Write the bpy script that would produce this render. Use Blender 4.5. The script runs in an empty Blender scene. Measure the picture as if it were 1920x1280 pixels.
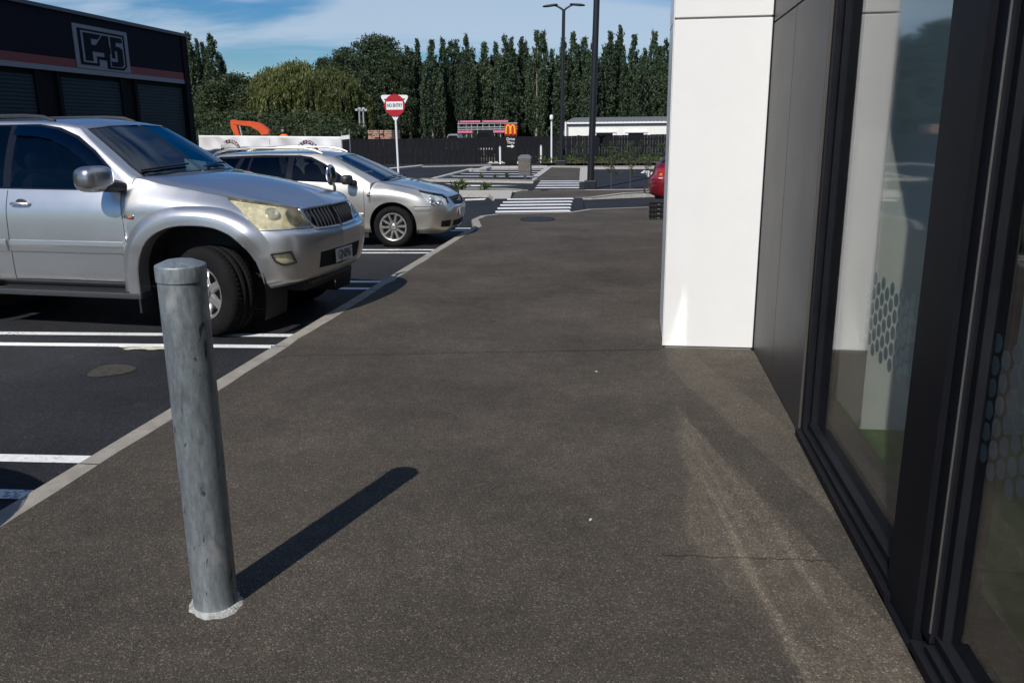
import bpy, bmesh, math, random
import numpy as np
from mathutils import Vector, Matrix
from mathutils.bvhtree import BVHTree

random.seed(11)
rng = np.random.default_rng(11)
scene = bpy.context.scene
col = scene.collection
R = math.radians

# ------------------------------------------------------------------ viewpoint (1920x1280 photograph, metres)
F_PX, H_CAM, YAW, PITCH, ROLL = 1550.0, 1.65, R(8.3), R(14.3), R(0.6)
FW = np.array([-math.sin(YAW)*math.cos(PITCH), math.cos(YAW)*math.cos(PITCH), -math.sin(PITCH)])
RT0 = np.array([math.cos(YAW), math.sin(YAW), 0.0])
UP0 = np.cross(RT0, FW)
RT = math.cos(ROLL)*RT0 - math.sin(ROLL)*UP0
UP = math.cos(ROLL)*UP0 + math.sin(ROLL)*RT0
EYE = np.array([0.0, 0.0, H_CAM])

def ray(px, py):
    return FW*F_PX + RT*(px-960) - UP*(py-640)
def gp(px, py, z=-0.1):                 # point of the ground under a spot of the photograph
    d = ray(px, py); return EYE + d*((z-EYE[2])/d[2])
def vp(px, py, Y):                      # point on the upright plane at distance Y
    d = ray(px, py); return EYE + d*(Y/d[1])
def xp(px, py, X):
    d = ray(px, py); return EYE + d*((X-EYE[0])/d[0])

# ------------------------------------------------------------------ materials
def new_mat(name):
    m = bpy.data.materials.new(name); m.use_nodes = True
    nt = m.node_tree
    return m, nt, nt.nodes['Principled BSDF'], nt.nodes['Material Output']

def node(nt, typ, **kw):
    n = nt.nodes.new(typ)
    for k, v in kw.items():
        if hasattr(n, k): setattr(n, k, v)
        else: n.inputs[k.replace('_', ' ')].default_value = v
    return n

def mk(name, c, rough=0.5, metal=0.0, vary=0.0, vscale=5.0, bump=0.0, bscale=40.0, coat=0.0, spec=0.5, stretch=None, rvary=0.0):
    m, nt, b, out = new_mat(name)
    b.inputs['Base Color'].default_value = (*c, 1)
    b.inputs['Roughness'].default_value = rough
    b.inputs['Metallic'].default_value = metal
    b.inputs['Specular IOR Level'].default_value = spec
    if coat:
        b.inputs['Coat Weight'].default_value = coat
        b.inputs['Coat Roughness'].default_value = 0.06
    if vary or bump or rvary:
        tc = node(nt, 'ShaderNodeTexCoord'); vec = tc.outputs['Object']
        if stretch:
            mp = node(nt, 'ShaderNodeMapping'); mp.inputs['Scale'].default_value = stretch
            nt.links.new(vec, mp.inputs['Vector']); vec = mp.outputs['Vector']
    if vary or rvary:
        n = node(nt, 'ShaderNodeTexNoise'); n.inputs['Scale'].default_value = vscale; n.inputs['Detail'].default_value = 7
        n.inputs['Roughness'].default_value = 0.65
        nt.links.new(vec, n.inputs['Vector'])
        if vary:
            r = node(nt, 'ShaderNodeValToRGB')
            r.color_ramp.elements[0].position = 0.3; r.color_ramp.elements[1].position = 0.7
            r.color_ramp.elements[0].color = (*[x*(1-vary) for x in c], 1)
            r.color_ramp.elements[1].color = (*[min(1, x*(1+vary)) for x in c], 1)
            nt.links.new(n.outputs['Fac'], r.inputs['Fac']); nt.links.new(r.outputs['Color'], b.inputs['Base Color'])
        if rvary:
            mr = node(nt, 'ShaderNodeMapRange'); mr.inputs['To Min'].default_value = rough-rvary; mr.inputs['To Max'].default_value = rough+rvary
            nt.links.new(n.outputs['Fac'], mr.inputs['Value']); nt.links.new(mr.outputs['Result'], b.inputs['Roughness'])
    if bump:
        n2 = node(nt, 'ShaderNodeTexNoise'); n2.inputs['Scale'].default_value = bscale; n2.inputs['Detail'].default_value = 4
        bp = node(nt, 'ShaderNodeBump'); bp.inputs['Strength'].default_value = bump; bp.inputs['Distance'].default_value = 0.01
        nt.links.new(vec, n2.inputs['Vector']); nt.links.new(n2.outputs['Fac'], bp.inputs['Height'])
        nt.links.new(bp.outputs['Normal'], b.inputs['Normal'])
    return m

def asphalt(name, dark, mid, light, chip, chip2, dirt, seedz=0.0, patch=None):
    """aggregate held in bitumen: stones of two sizes, broad mottling and worn grey patches"""
    m, nt, b, out = new_mat(name)
    L = nt.links.new
    tc = node(nt, 'ShaderNodeTexCoord')
    mp = node(nt, 'ShaderNodeMapping'); mp.inputs['Location'].default_value = (seedz, seedz*2, 0)
    L(tc.outputs['Object'], mp.inputs['Vector'])
    v1 = node(nt, 'ShaderNodeTexVoronoi'); v1.inputs['Scale'].default_value = chip
    v2 = node(nt, 'ShaderNodeTexVoronoi'); v2.inputs['Scale'].default_value = chip2
    nz = node(nt, 'ShaderNodeTexNoise'); nz.inputs['Scale'].default_value = 0.9; nz.inputs['Detail'].default_value = 8; nz.inputs['Roughness'].default_value = 0.62
    n3 = node(nt, 'ShaderNodeTexNoise'); n3.inputs['Scale'].default_value = 9; n3.inputs['Detail'].default_value = 6
    for n in (v1, v2, nz, n3): L(mp.outputs['Vector'], n.inputs['Vector'])
    sx = node(nt, 'ShaderNodeSeparateColor'); L(v1.outputs['Color'], sx.inputs['Color'])
    sy = node(nt, 'ShaderNodeSeparateColor'); L(v2.outputs['Color'], sy.inputs['Color'])
    r1 = node(nt, 'ShaderNodeValToRGB'); cr = r1.color_ramp; cr.interpolation = 'LINEAR'
    cr.elements[0].position = 0.0; cr.elements[0].color = (*dark, 1)
    cr.elements[1].position = 1.0; cr.elements[1].color = (*light, 1)
    e = cr.elements.new(0.55); e.color = (*mid, 1)
    e = cr.elements.new(0.88); e.color = (*[x*1.35 for x in mid], 1)
    L(sx.outputs['Red'], r1.inputs['Fac'])
    r2 = node(nt, 'ShaderNodeValToRGB'); c2 = r2.color_ramp
    c2.elements[0].position = 0.0; c2.elements[0].color = (*dark, 1)
    c2.elements[1].position = 1.0; c2.elements[1].color = (*[x*1.9 for x in mid], 1)
    L(sy.outputs['Red'], r2.inputs['Fac'])
    mx = node(nt, 'ShaderNodeMix', data_type='RGBA'); mx.inputs['Factor'].default_value = 0.40
    L(r1.outputs['Color'], mx.inputs[6]); L(r2.outputs['Color'], mx.inputs[7])
    mr = node(nt, 'ShaderNodeMapRange'); mr.inputs['From Min'].default_value = 0.3; mr.inputs['From Max'].default_value = 0.7
    mr.inputs['To Min'].default_value = 1-dirt; mr.inputs['To Max'].default_value = 1+dirt
    L(nz.outputs['Fac'], mr.inputs['Value'])
    mr2 = node(nt, 'ShaderNodeMapRange'); mr2.inputs['From Min'].default_value = 0.3; mr2.inputs['From Max'].default_value = 0.7
    mr2.inputs['To Min'].default_value = 0.88; mr2.inputs['To Max'].default_value = 1.12
    L(n3.outputs['Fac'], mr2.inputs['Value'])
    mu = node(nt, 'ShaderNodeMath', operation='MULTIPLY'); L(mr.outputs['Result'], mu.inputs[0]); L(mr2.outputs['Result'], mu.inputs[1])
    vs_ = node(nt, 'ShaderNodeTexVoronoi'); vs_.inputs['Scale'].default_value = 1.3; L(mp.outputs['Vector'], vs_.inputs['Vector'])
    ns_ = node(nt, 'ShaderNodeMath', operation='MULTIPLY_ADD'); L(n3.outputs['Fac'], ns_.inputs[0]); ns_.inputs[1].default_value = 0.05; L(vs_.outputs['Distance'], ns_.inputs[2])
    ms_ = node(nt, 'ShaderNodeMapRange'); ms_.inputs['From Min'].default_value = 0.045; ms_.inputs['From Max'].default_value = 0.075; ms_.inputs['To Min'].default_value = 0.62; ms_.inputs['To Max'].default_value = 1.0
    L(ns_.outputs[0], ms_.inputs['Value'])
    mu2 = node(nt, 'ShaderNodeMath', operation='MULTIPLY'); L(mu.outputs[0], mu2.inputs[0]); L(ms_.outputs[0], mu2.inputs[1]); mu = mu2
    vm = node(nt, 'ShaderNodeVectorMath', operation='SCALE'); L(mx.outputs[2], vm.inputs[0]); L(mu.outputs[0], vm.inputs['Scale'])
    L(vm.outputs['Vector'], b.inputs['Base Color'])
    b.inputs['Roughness'].default_value = 0.82
    b.inputs['Specular IOR Level'].default_value = 0.3
    ad = node(nt, 'ShaderNodeMath', operation='ADD'); L(v1.outputs['Distance'], ad.inputs[0]); L(v2.outputs['Distance'], ad.inputs[1])
    bp = node(nt, 'ShaderNodeBump'); bp.inputs['Strength'].default_value = 0.55; bp.inputs['Distance'].default_value = 0.004; bp.invert = True
    L(ad.outputs[0], bp.inputs['Height']); L(bp.outputs['Normal'], b.inputs['Normal'])
    return m

def glass_mat(name, tint, f0=0.05, power=5.0, rough=0.0, wav=0.0, haze=0.0, gain=1.0):
    """thin pane: reflection rises towards grazing, the rest passes straight through tinted"""
    m, nt, b, out = new_mat(name); L = nt.links.new
    nt.nodes.remove(b)
    g = node(nt, 'ShaderNodeNewGeometry')
    d = node(nt, 'ShaderNodeVectorMath', operation='DOT_PRODUCT'); L(g.outputs['Incoming'], d.inputs[0]); L(g.outputs['Normal'], d.inputs[1])
    a = node(nt, 'ShaderNodeMath', operation='ABSOLUTE'); L(d.outputs['Value'], a.inputs[0])
    s = node(nt, 'ShaderNodeMath', operation='SUBTRACT'); s.inputs[0].default_value = 1; L(a.outputs[0], s.inputs[1])
    p = node(nt, 'ShaderNodeMath', operation='POWER'); L(s.outputs[0], p.inputs[0]); p.inputs[1].default_value = power
    mr = node(nt, 'ShaderNodeMapRange'); mr.inputs['To Min'].default_value = f0; mr.inputs['From Max'].default_value = 1.0/gain; L(p.outputs[0], mr.inputs['Value'])
    t = node(nt, 'ShaderNodeBsdfTransparent'); t.inputs['Color'].default_value = (*tint, 1)
    gl = node(nt, 'ShaderNodeBsdfGlossy'); gl.inputs['Roughness'].default_value = rough
    if wav:
        tc = node(nt, 'ShaderNodeTexCoord'); nz = node(nt, 'ShaderNodeTexNoise'); nz.inputs['Scale'].default_value = 1.3
        nz.inputs['Detail'].default_value = 1
        bp = node(nt, 'ShaderNodeBump'); bp.inputs['Strength'].default_value = wav; bp.inputs['Distance'].default_value = 0.02
        L(tc.outputs['Object'], nz.inputs['Vector']); L(nz.outputs['Fac'], bp.inputs['Height']); L(bp.outputs['Normal'], gl.inputs['Normal']); wn = bp
    refl = gl
    if haze:
        gh = node(nt, 'ShaderNodeBsdfGlossy'); gh.inputs['Roughness'].default_value = 0.042
        if wav: L(wn.outputs['Normal'], gh.inputs['Normal'])
        mh_ = node(nt, 'ShaderNodeMixShader'); mh_.inputs[0].default_value = haze
        L(gl.outputs[0], mh_.inputs[1]); L(gh.outputs[0], mh_.inputs[2]); refl = mh_
    mx = node(nt, 'ShaderNodeMixShader'); L(mr.outputs['Result'], mx.inputs[0]); L(t.outputs[0], mx.inputs[1]); L(refl.outputs[0], mx.inputs[2])
    L(mx.outputs[0], out.inputs['Surface'])
    return m

def paint_mat(name, c, metal=0.75, rough=0.34, coat=0.5):
    m, nt, b, out = new_mat(name); L = nt.links.new
    b.inputs['Metallic'].default_value = metal
    b.inputs['Coat Weight'].default_value = coat; b.inputs['Coat Roughness'].default_value = 0.04
    tc = node(nt, 'ShaderNodeTexCoord')
    n = node(nt, 'ShaderNodeTexNoise'); n.inputs['Scale'].default_value = 3; n.inputs['Detail'].default_value = 8
    L(tc.outputs['Object'], n.inputs['Vector'])
    r = node(nt, 'ShaderNodeMapRange'); r.inputs['To Min'].default_value = rough-0.05; r.inputs['To Max'].default_value = rough+0.08
    L(n.outputs['Fac'], r.inputs['Value']); L(r.outputs['Result'], b.inputs['Roughness'])
    # road film: paint duller and browner low on the body
    sp = node(nt, 'ShaderNodeSeparateXYZ'); L(tc.outputs['Object'], sp.inputs['Vector'])
    z = node(nt, 'ShaderNodeMath', operation='MULTIPLY_ADD'); L(n.outputs['Fac'], z.inputs[0]); z.inputs[1].default_value = 0.5
    L(sp.outputs['Z'], z.inputs[2])
    mr = node(nt, 'ShaderNodeMapRange'); mr.inputs['From Min'].default_value = 0.5; mr.inputs['From Max'].default_value = 0.85
    mr.inputs['To Min'].default_value = 0.3; mr.inputs['To Max'].default_value = 0.0
    L(z.outputs[0], mr.inputs['Value'])
    mx = node(nt, 'ShaderNodeMix', data_type='RGBA'); mx.inputs[6].default_value = (*c, 1)
    mx.inputs[7].default_value = (c[0]*0.62, c[1]*0.58, c[2]*0.53, 1)
    L(mr.outputs['Result'], mx.inputs['Factor']); L(mx.outputs[2], b.inputs['Base Color'])
    return m

def leaf_mat(name, c0, c1, trans=0.25):
    m, nt, b, out = new_mat(name); L = nt.links.new
    tc = node(nt, 'ShaderNodeTexCoord'); at = node(nt, 'ShaderNodeAttribute'); at.attribute_name = 'leaf'
    n = node(nt, 'ShaderNodeTexNoise'); n.inputs['Scale'].default_value = 0.5; n.inputs['Detail'].default_value = 4
    oi = node(nt, 'ShaderNodeObjectInfo')
    L(tc.outputs['Object'], n.inputs['Vector'])
    a = node(nt, 'ShaderNodeMath', operation='MULTIPLY_ADD'); L(at.outputs['Fac'], a.inputs[0]); a.inputs[1].default_value = 0.5; L(n.outputs['Fac'], a.inputs[2])
    a2 = node(nt, 'ShaderNodeMath', operation='MULTIPLY_ADD'); L(oi.outputs['Random'], a2.inputs[0]); a2.inputs[1].default_value = 0.45; L(a.outputs[0], a2.inputs[2])
    r = node(nt, 'ShaderNodeMapRange'); r.inputs['From Min'].default_value = 0.4; r.inputs['From Max'].default_value = 1.35
    L(a2.outputs[0], r.inputs['Value'])
    mx = node(nt, 'ShaderNodeMix', data_type='RGBA'); mx.inputs[6].default_value = (*c0, 1); mx.inputs[7].default_value = (*c1, 1)
    L(r.outputs['Result'], mx.inputs['Factor']); L(mx.outputs[2], b.inputs['Base Color'])
    b.inputs['Roughness'].default_value = 0.55; b.inputs['Specular IOR Level'].default_value = 0.35
    tr = node(nt, 'ShaderNodeBsdfTranslucent'); L(mx.outputs[2], tr.inputs['Color'])
    ms = node(nt, 'ShaderNodeMixShader'); ms.inputs[0].default_value = trans
    L(b.outputs[0], ms.inputs[1]); L(tr.outputs[0], ms.inputs[2]); L(ms.outputs[0], out.inputs['Surface'])
    return m

M = {}
M['pave'] = asphalt('pavement asphalt', (0.023,0.0196,0.0154), (0.069,0.0575,0.0445), (0.25,0.222,0.172), 190, 330, 0.32)
M['road'] = asphalt('car park asphalt', (0.007,0.0075,0.009), (0.017,0.018,0.0215), (0.085,0.085,0.085), 150, 260, 0.34, 3.0)
M['patch'] = asphalt('asphalt joint', (0.012,0.011,0.010), (0.025,0.023,0.021), (0.09,0.08,0.07), 120, 210, 0.1, 6.0)
M['kerb'] = mk('kerb concrete', (0.29,0.265,0.225), 0.85, vary=0.22, vscale=7, bump=0.35, bscale=90)
M['concrete'] = mk('pale concrete', (0.42,0.40,0.36), 0.85, vary=0.25, vscale=14, bump=0.5, bscale=60)
M['soil'] = mk('garden soil', (0.05,0.035,0.022), 0.95, vary=0.4, vscale=9, bump=0.8, bscale=30)
M['yard'] = mk('bare yard', (0.16,0.135,0.10), 0.95, vary=0.4, vscale=0.3, bump=0.6, bscale=6)
M['line'] = mk('white road paint', (0.78,0.78,0.76), 0.65, vary=0.12, vscale=22, bump=0.3, bscale=120)
_nt = M['line'].node_tree; _b = _nt.nodes['Principled BSDF']; _src = _b.inputs['Base Color'].links[0].from_socket
_tc = node(_nt, 'ShaderNodeTexCoord'); _n = node(_nt, 'ShaderNodeTexNoise'); _n.inputs['Scale'].default_value = 38; _n.inputs['Detail'].default_value = 8; _n.inputs['Roughness'].default_value = .75
_n2 = node(_nt, 'ShaderNodeTexNoise'); _n2.inputs['Scale'].default_value = 2.2; _n2.inputs['Detail'].default_value = 3
_ma = node(_nt, 'ShaderNodeMath', operation='MULTIPLY_ADD'); _ma.inputs[1].default_value = .45
_r = node(_nt, 'ShaderNodeMapRange'); _r.inputs['From Min'].default_value = .80; _r.inputs['From Max'].default_value = .90; _r.inputs['To Max'].default_value = .85
_mx = node(_nt, 'ShaderNodeMix', data_type='RGBA'); _mx.inputs[7].default_value = (.03, .03, .033, 1)
for a_, b_ in ((_tc.outputs['Object'], _n.inputs['Vector']), (_tc.outputs['Object'], _n2.inputs['Vector']), (_n2.outputs['Fac'], _ma.inputs[0]), (_n.outputs['Fac'], _ma.inputs[2]), (_ma.outputs[0], _r.inputs['Value']), (_r.outputs[0], _mx.inputs['Factor']), (_src, _mx.inputs[6]), (_mx.outputs[2], _b.inputs['Base Color'])): _nt.links.new(a_, b_)
M['white_clad'] = mk('white cladding', (0.775,0.77,0.755), 0.30, vary=0.02, vscale=3, spec=0.45)
M['clad_core'] = mk('cladding joint', (0.30,0.30,0.30), 0.6)  # grey core behind the white panels, seen in their joints
M['dark_clad'] = mk('charcoal panel', (0.043,0.041,0.040), 0.45, metal=0.3, spec=0.35, vary=0.10, vscale=2.0, rvary=0.07)
M['black_alu'] = mk('black window frame', (0.009,0.0095,0.012), 0.5, vary=0.15, vscale=6, spec=0.07)
M['black_gap'] = mk('dark gap', (0.006,0.006,0.007), 0.8)
M['glass'] = glass_mat('window glass', (0.95,0.97,0.96), 0.05, 4.4, 0.0, wav=0.0, haze=1.0)
M['boosted_glass'] = glass_mat('boosted glass', (0.80,0.83,0.83), 0.05, 4.4, 0.0, wav=0.20, haze=1.0, gain=1.8)  # reflectance raised to strengthen the sun thrown back onto the pavement
M['film'] = mk('frosted film', (0.24,0.34,0.34), 0.6)
M['carpet'] = mk('green carpet', (0.030,0.17,0.018), 0.95, vary=0.35, vscale=120, bump=0.8, bscale=300)
M['inner_wall'] = mk('inside plaster', (0.78,0.80,0.73), 0.8, vary=0.04)
M['inner_dark'] = mk('inside dark', (0.03,0.031,0.034), 0.8)
M['threshold'] = mk('inside threshold', (0.06,0.058,0.054), 0.85, vary=0.25, vscale=30)

# ------------------------------------------------------------------ mesh helpers
class MB:
    def __init__(s): s.v, s.f, s.sm = [], [], []
    def add(s, vs, fs, smooth=False):
        o = len(s.v); s.v += [tuple(map(float, q)) for q in vs]
        s.f += [tuple(i+o for i in f) for f in fs]; s.sm += [smooth]*len(fs); return s
    def box(s, x0, x1, y0, y1, z0, z1, b=0.0):
        if b <= 0:
            vs = [(x, y, z) for z in (z0, z1) for y in (y0, y1) for x in (x0, x1)]
            return s.add(vs, [(0,2,3,1),(4,5,7,6),(0,1,5,4),(2,6,7,3),(0,4,6,2),(1,3,7,5)])
        bm = bmesh.new(); bmesh.ops.create_cube(bm, size=1)
        for v in bm.verts:
            v.co = Vector(((x0+x1)/2+v.co.x*(x1-x0), (y0+y1)/2+v.co.y*(y1-y0), (z0+z1)/2+v.co.z*(z1-z0)))
        bmesh.ops.bevel(bm, geom=list(bm.edges), offset=b, segments=2, profile=0.6, affect='EDGES')
        s.bm(bm); bm.free(); return s
    def bm(s, bm, smooth=False):
        bm.verts.ensure_lookup_table(); bm.verts.index_update()
        return s.add([v.co for v in bm.verts], [[v.index for v in f.verts] for f in bm.faces], smooth)
    def prism(s, pts, h0, h1, axis='z', smooth=False):
        """outline pts (2-D) pushed from h0 to h1 along axis"""
        n = len(pts)
        def P(p, h):
            return {'z': (p[0], p[1], h), 'x': (h, p[0], p[1]), 'y': (p[0], h, p[1])}[axis]
        vs = [P(p, h0) for p in pts]+[P(p, h1) for p in pts]
        fs = [tuple(range(n-1, -1, -1)), tuple(range(n, 2*n))]+[(i, (i+1) % n, n+(i+1) % n, n+i) for i in range(n)]
        return s.add(vs, fs, smooth)
    def tube(s, path, r, n=10, caps=True, smooth=True):
        path = [Vector(p) for p in path]; k = len(path)
        rs = r if hasattr(r, '__len__') else [r]*k
        vs, fs = [], []
        prev = None
        for i, p in enumerate(path):
            t = (path[min(i+1, k-1)]-path[max(i-1, 0)]).normalized()
            a = Vector((0, 0, 1)) if abs(t.z) < 0.9 else Vector((1, 0, 0))
            if prev is not None: a = prev
            u = (a-t*a.dot(t)).normalized(); w = t.cross(u); prev = u
            for j in range(n):
                an = 2*math.pi*j/n
                vs.append(p+(u*math.cos(an)+w*math.sin(an))*rs[i])
        for i in range(k-1):
            for j in range(n):
                fs.append((i*n+j, i*n+(j+1) % n, (i+1)*n+(j+1) % n, (i+1)*n+j))
        s.add(vs, fs, smooth)
        if caps:
            s.add(vs[:n], [tuple(range(n-1, -1, -1))]); s.add(vs[-n:], [tuple(range(n))])
        return s
    def lathe(s, prof, c=(0, 0, 0), axis='z', n=32, smooth=True):
        """prof: (radius, height)"""
        vs, fs = [], []
        for r, h in prof:
            for j in range(n):
                a = 2*math.pi*j/n; p, q = r*math.cos(a), r*math.sin(a)
                v = {'z': (p, q, h), 'y': (p, h, q), 'x': (h, p, q)}[axis]
                vs.append((v[0]+c[0], v[1]+c[1], v[2]+c[2]))
        for i in range(len(prof)-1):
            for j in range(n):
                f = (i*n+j, i*n+(j+1) % n, (i+1)*n+(j+1) % n, (i+1)*n+j)
                fs.append(f if axis == 'z' else f[::-1] if axis == 'y' else f)
        return s.add(vs, fs, smooth)
    def sheet(s, pts, z):
        return s.add([(p[0], p[1], z) for p in pts], [tuple(range(len(pts)))])
    def grid(s, P, smooth=True, flip=False):
        P = np.asarray(P); a, b = P.shape[:2]
        vs = P.reshape(-1, 3)
        fs = []
        for i in range(a-1):
            for j in range(b-1):
                f = (i*b+j, (i+1)*b+j, (i+1)*b+j+1, i*b+j+1)
                fs.append(f[::-1] if flip else f)
        return s.add(vs, fs, smooth)
    def xf(s, m):
        s.v = [tuple(m @ Vector(v)) for v in s.v]; return s
    def build(s, name, m, parent=None, **kw):
        me = bpy.data.meshes.new(name)
        me.from_pydata(s.v, [], s.f); me.validate()
        if len(me.polygons) == len(s.sm): me.polygons.foreach_set('use_smooth', s.sm)
        me.materials.append(m); me.update()
        o = bpy.data.objects.new(name, me); col.objects.link(o)
        if parent: o.parent = parent
        tag(o, **kw)
        return o

def tag(o, label=None, cat=None, group=None, kind=None):
    if label: o['label'] = label
    if cat: o['category'] = cat
    if group: o['group'] = group
    if kind: o['kind'] = kind
    return o

def empty(name, loc=(0, 0, 0), rz=0.0, **kw):
    o = bpy.data.objects.new(name, None); col.objects.link(o)
    o.empty_display_size = 0.1
    o.location = loc; o.rotation_euler = (0, 0, rz)
    return tag(o, **kw)

def copy_tree(o, parent=None):
    c = o.copy(); col.objects.link(c)
    if parent: c.parent = parent
    for ch in list(o.children): copy_tree(ch, c)
    return c

def text_mb(body, size, depth=0.004, align='CENTER', bold=0.0, squeeze=1.0):
    """lettering as flat extruded shapes standing in the local x-z plane, facing -y"""
    cu = bpy.data.curves.new('t', 'FONT'); cu.body = body; cu.size = size; cu.extrude = depth; cu.align_x = align; cu.align_y = 'CENTER'
    cu.offset = bold; cu.resolution_u = 3
    o = bpy.data.objects.new('t', cu); col.objects.link(o)
    dg = bpy.context.evaluated_depsgraph_get()
    me = bpy.data.meshes.new_from_object(o.evaluated_get(dg))
    mb = MB(); mb.add([(v.co.x*squeeze, -v.co.z, v.co.y) for v in me.vertices], [tuple(p.vertices) for p in me.polygons])
    bpy.data.objects.remove(o); bpy.data.curves.remove(cu); bpy.data.meshes.remove(me)
    return mb

def place(mb, loc, rz=0.0, rx=0.0):
    return mb.xf(Matrix.Translation(Vector(loc)) @ Matrix.Rotation(rz, 4, 'Z') @ Matrix.Rotation(rx, 4, 'X'))

# ------------------------------------------------------------------ camera, sun, sky
cam = bpy.data.cameras.new('camera'); co = bpy.data.objects.new('camera', cam); col.objects.link(co)
cam.sensor_width = 36.0; cam.lens = F_PX/1920*36.0; cam.clip_end = 3000; cam.clip_start = 0.05
co.matrix_world = Matrix(((RT[0], UP[0], -FW[0], EYE[0]), (RT[1], UP[1], -FW[1], EYE[1]), (RT[2], UP[2], -FW[2], EYE[2]), (0, 0, 0, 1)))
scene.camera = co

SUN_EL, SUN_AZ = R(43.8), R(15.4)       # light travels towards +Y, swung 14.6 degrees to +X
to_sun = Vector((-math.sin(SUN_AZ)*math.cos(SUN_EL), -math.cos(SUN_AZ)*math.cos(SUN_EL), math.sin(SUN_EL)))
sun = bpy.data.lights.new('sun', 'SUN'); so = bpy.data.objects.new('sun', sun); col.objects.link(so)
sun.energy = 4.2; sun.angle = R(0.53); sun.color = (1.0, 0.955, 0.89)
so.rotation_euler = (-to_sun).to_track_quat('-Z', 'Y').to_euler()

w = bpy.data.worlds.new('World'); scene.world = w; w.use_nodes = True
nt = w.node_tree; L = nt.links.new
bg = nt.nodes['Background']; bg.inputs['Strength'].default_value = 0.068
sky = node(nt, 'ShaderNodeTexSky', sky_type='NISHITA'); sky.sun_disc = False
sky.sun_elevation = SUN_EL; sky.sun_rotation = math.atan2(to_sun.x, to_sun.y)
sky.air_density = 1.0; sky.dust_density = 0.4; sky.ozone_density = 2.2
tc = node(nt, 'ShaderNodeTexCoord')
# thin cirrus: project the view direction on a flat layer overhead, stretch, layer two noises
sp = node(nt, 'ShaderNodeSeparateXYZ'); L(tc.outputs['Generated'], sp.inputs['Vector'])
zm = node(nt, 'ShaderNodeMath', operation='MAXIMUM'); L(sp.outputs['Z'], zm.inputs[0]); zm.inputs[1].default_value = 0.03
za = node(nt, 'ShaderNodeMath', operation='ADD'); L(zm.outputs[0], za.inputs[0]); za.inputs[1].default_value = 0.10
dv = node(nt, 'ShaderNodeVectorMath', operation='DIVIDE'); cb = node(nt, 'ShaderNodeCombineXYZ')
for i in range(3): L(za.outputs[0], cb.inputs[i])
L(tc.outputs['Generated'], dv.inputs[0]); L(cb.outputs[0], dv.inputs[1])
mp = node(nt, 'ShaderNodeMapping'); mp.inputs['Scale'].default_value = (0.34, 0.62, 1.0); mp.inputs['Rotation'].default_value = (0, 0, R(-24)); mp.inputs['Location'].default_value = (1.35, 0.4, 0)
L(dv.outputs[0], mp.inputs['Vector'])
c1 = node(nt, 'ShaderNodeTexNoise'); c1.inputs['Scale'].default_value = 1.1; c1.inputs['Detail'].default_value = 9; c1.inputs['Roughness'].default_value = 0.55; c1.inputs['Distortion'].default_value = 0.6
L(mp.outputs[0], c1.inputs['Vector'])
cr = node(nt, 'ShaderNodeMapRange'); cr.interpolation_type = 'SMOOTHSTEP'; cr.inputs['From Min'].default_value = 0.44; cr.inputs['From Max'].default_value = 0.62; cr.inputs['To Max'].default_value = 0.72
L(c1.outputs['Fac'], cr.inputs['Value'])
hz = node(nt, 'ShaderNodeMapRange'); hz.inputs['From Min'].default_value = 0.0; hz.inputs['From Max'].default_value = 0.05
L(sp.outputs['Z'], hz.inputs['Value'])
cm = node(nt, 'ShaderNodeMath', operation='MULTIPLY'); L(cr.outputs[0], cm.inputs[0]); L(hz.outputs[0], cm.inputs[1])
mx = node(nt, 'ShaderNodeMix', data_type='RGBA'); mx.inputs[7].default_value = (7.8, 9.3, 11.2, 1)
hs = node(nt, 'ShaderNodeHueSaturation'); hs.inputs['Saturation'].default_value = 1.52; L(sky.outputs[0], hs.inputs['Color'])
tn = node(nt, 'ShaderNodeMix', data_type='RGBA', blend_type='MULTIPLY'); tn.inputs['Factor'].default_value = 1.0; tn.inputs[7].default_value = (0.76, 0.96, 1.16, 1); L(hs.outputs[0], tn.inputs[6])
L(tn.outputs[2], mx.inputs[6]); L(cm.outputs[0], mx.inputs['Factor']); L(mx.outputs[2], bg.inputs['Color'])

scene.view_settings.view_transform = 'Standard'; scene.view_settings.look = 'None'
scene.view_settings.exposure = 0.0; scene.view_settings.gamma = 1.0
cy = scene.cycles
cy.use_denoising = True; cy.max_bounces = 8; cy.diffuse_bounces = 3; cy.glossy_bounces = 4; cy.transparent_max_bounces = 24
cy.caustics_reflective = True; cy.caustics_refractive = False; cy.blur_glossy = 0.0; cy.sample_clamp_indirect = 0.0
cy.use_guiding = True; cy.use_surface_guiding = True; cy.guiding_training_samples = 128; cy.surface_guiding_probability = 0.7
# ================================================================== GROUND
def offset_line(pts, d):
    """2-D polyline moved d to its left"""
    pts = [np.array(p[:2], float) for p in pts]; out = []
    for i, p in enumerate(pts):
        t0 = pts[i]-pts[i-1] if i > 0 else pts[1]-pts[0]
        t1 = pts[i+1]-pts[i] if i < len(pts)-1 else t0
        n0 = np.array([-t0[1], t0[0]])/np.linalg.norm(t0); n1 = np.array([-t1[1], t1[0]])/np.linalg.norm(t1)
        b = n0+n1; b /= np.linalg.norm(b); out.append(p+b*d/max(0.35, b@n0))
    return out

def resample(pts, step):
    pts = [np.array(p[:2], float) for p in pts]; out = [pts[0]]
    for a, b in zip(pts, pts[1:]):
        n = max(1, int(np.linalg.norm(b-a)/step))
        out += [a+(b-a)*k/n for k in range(1, n+1)]
    return out

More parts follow.
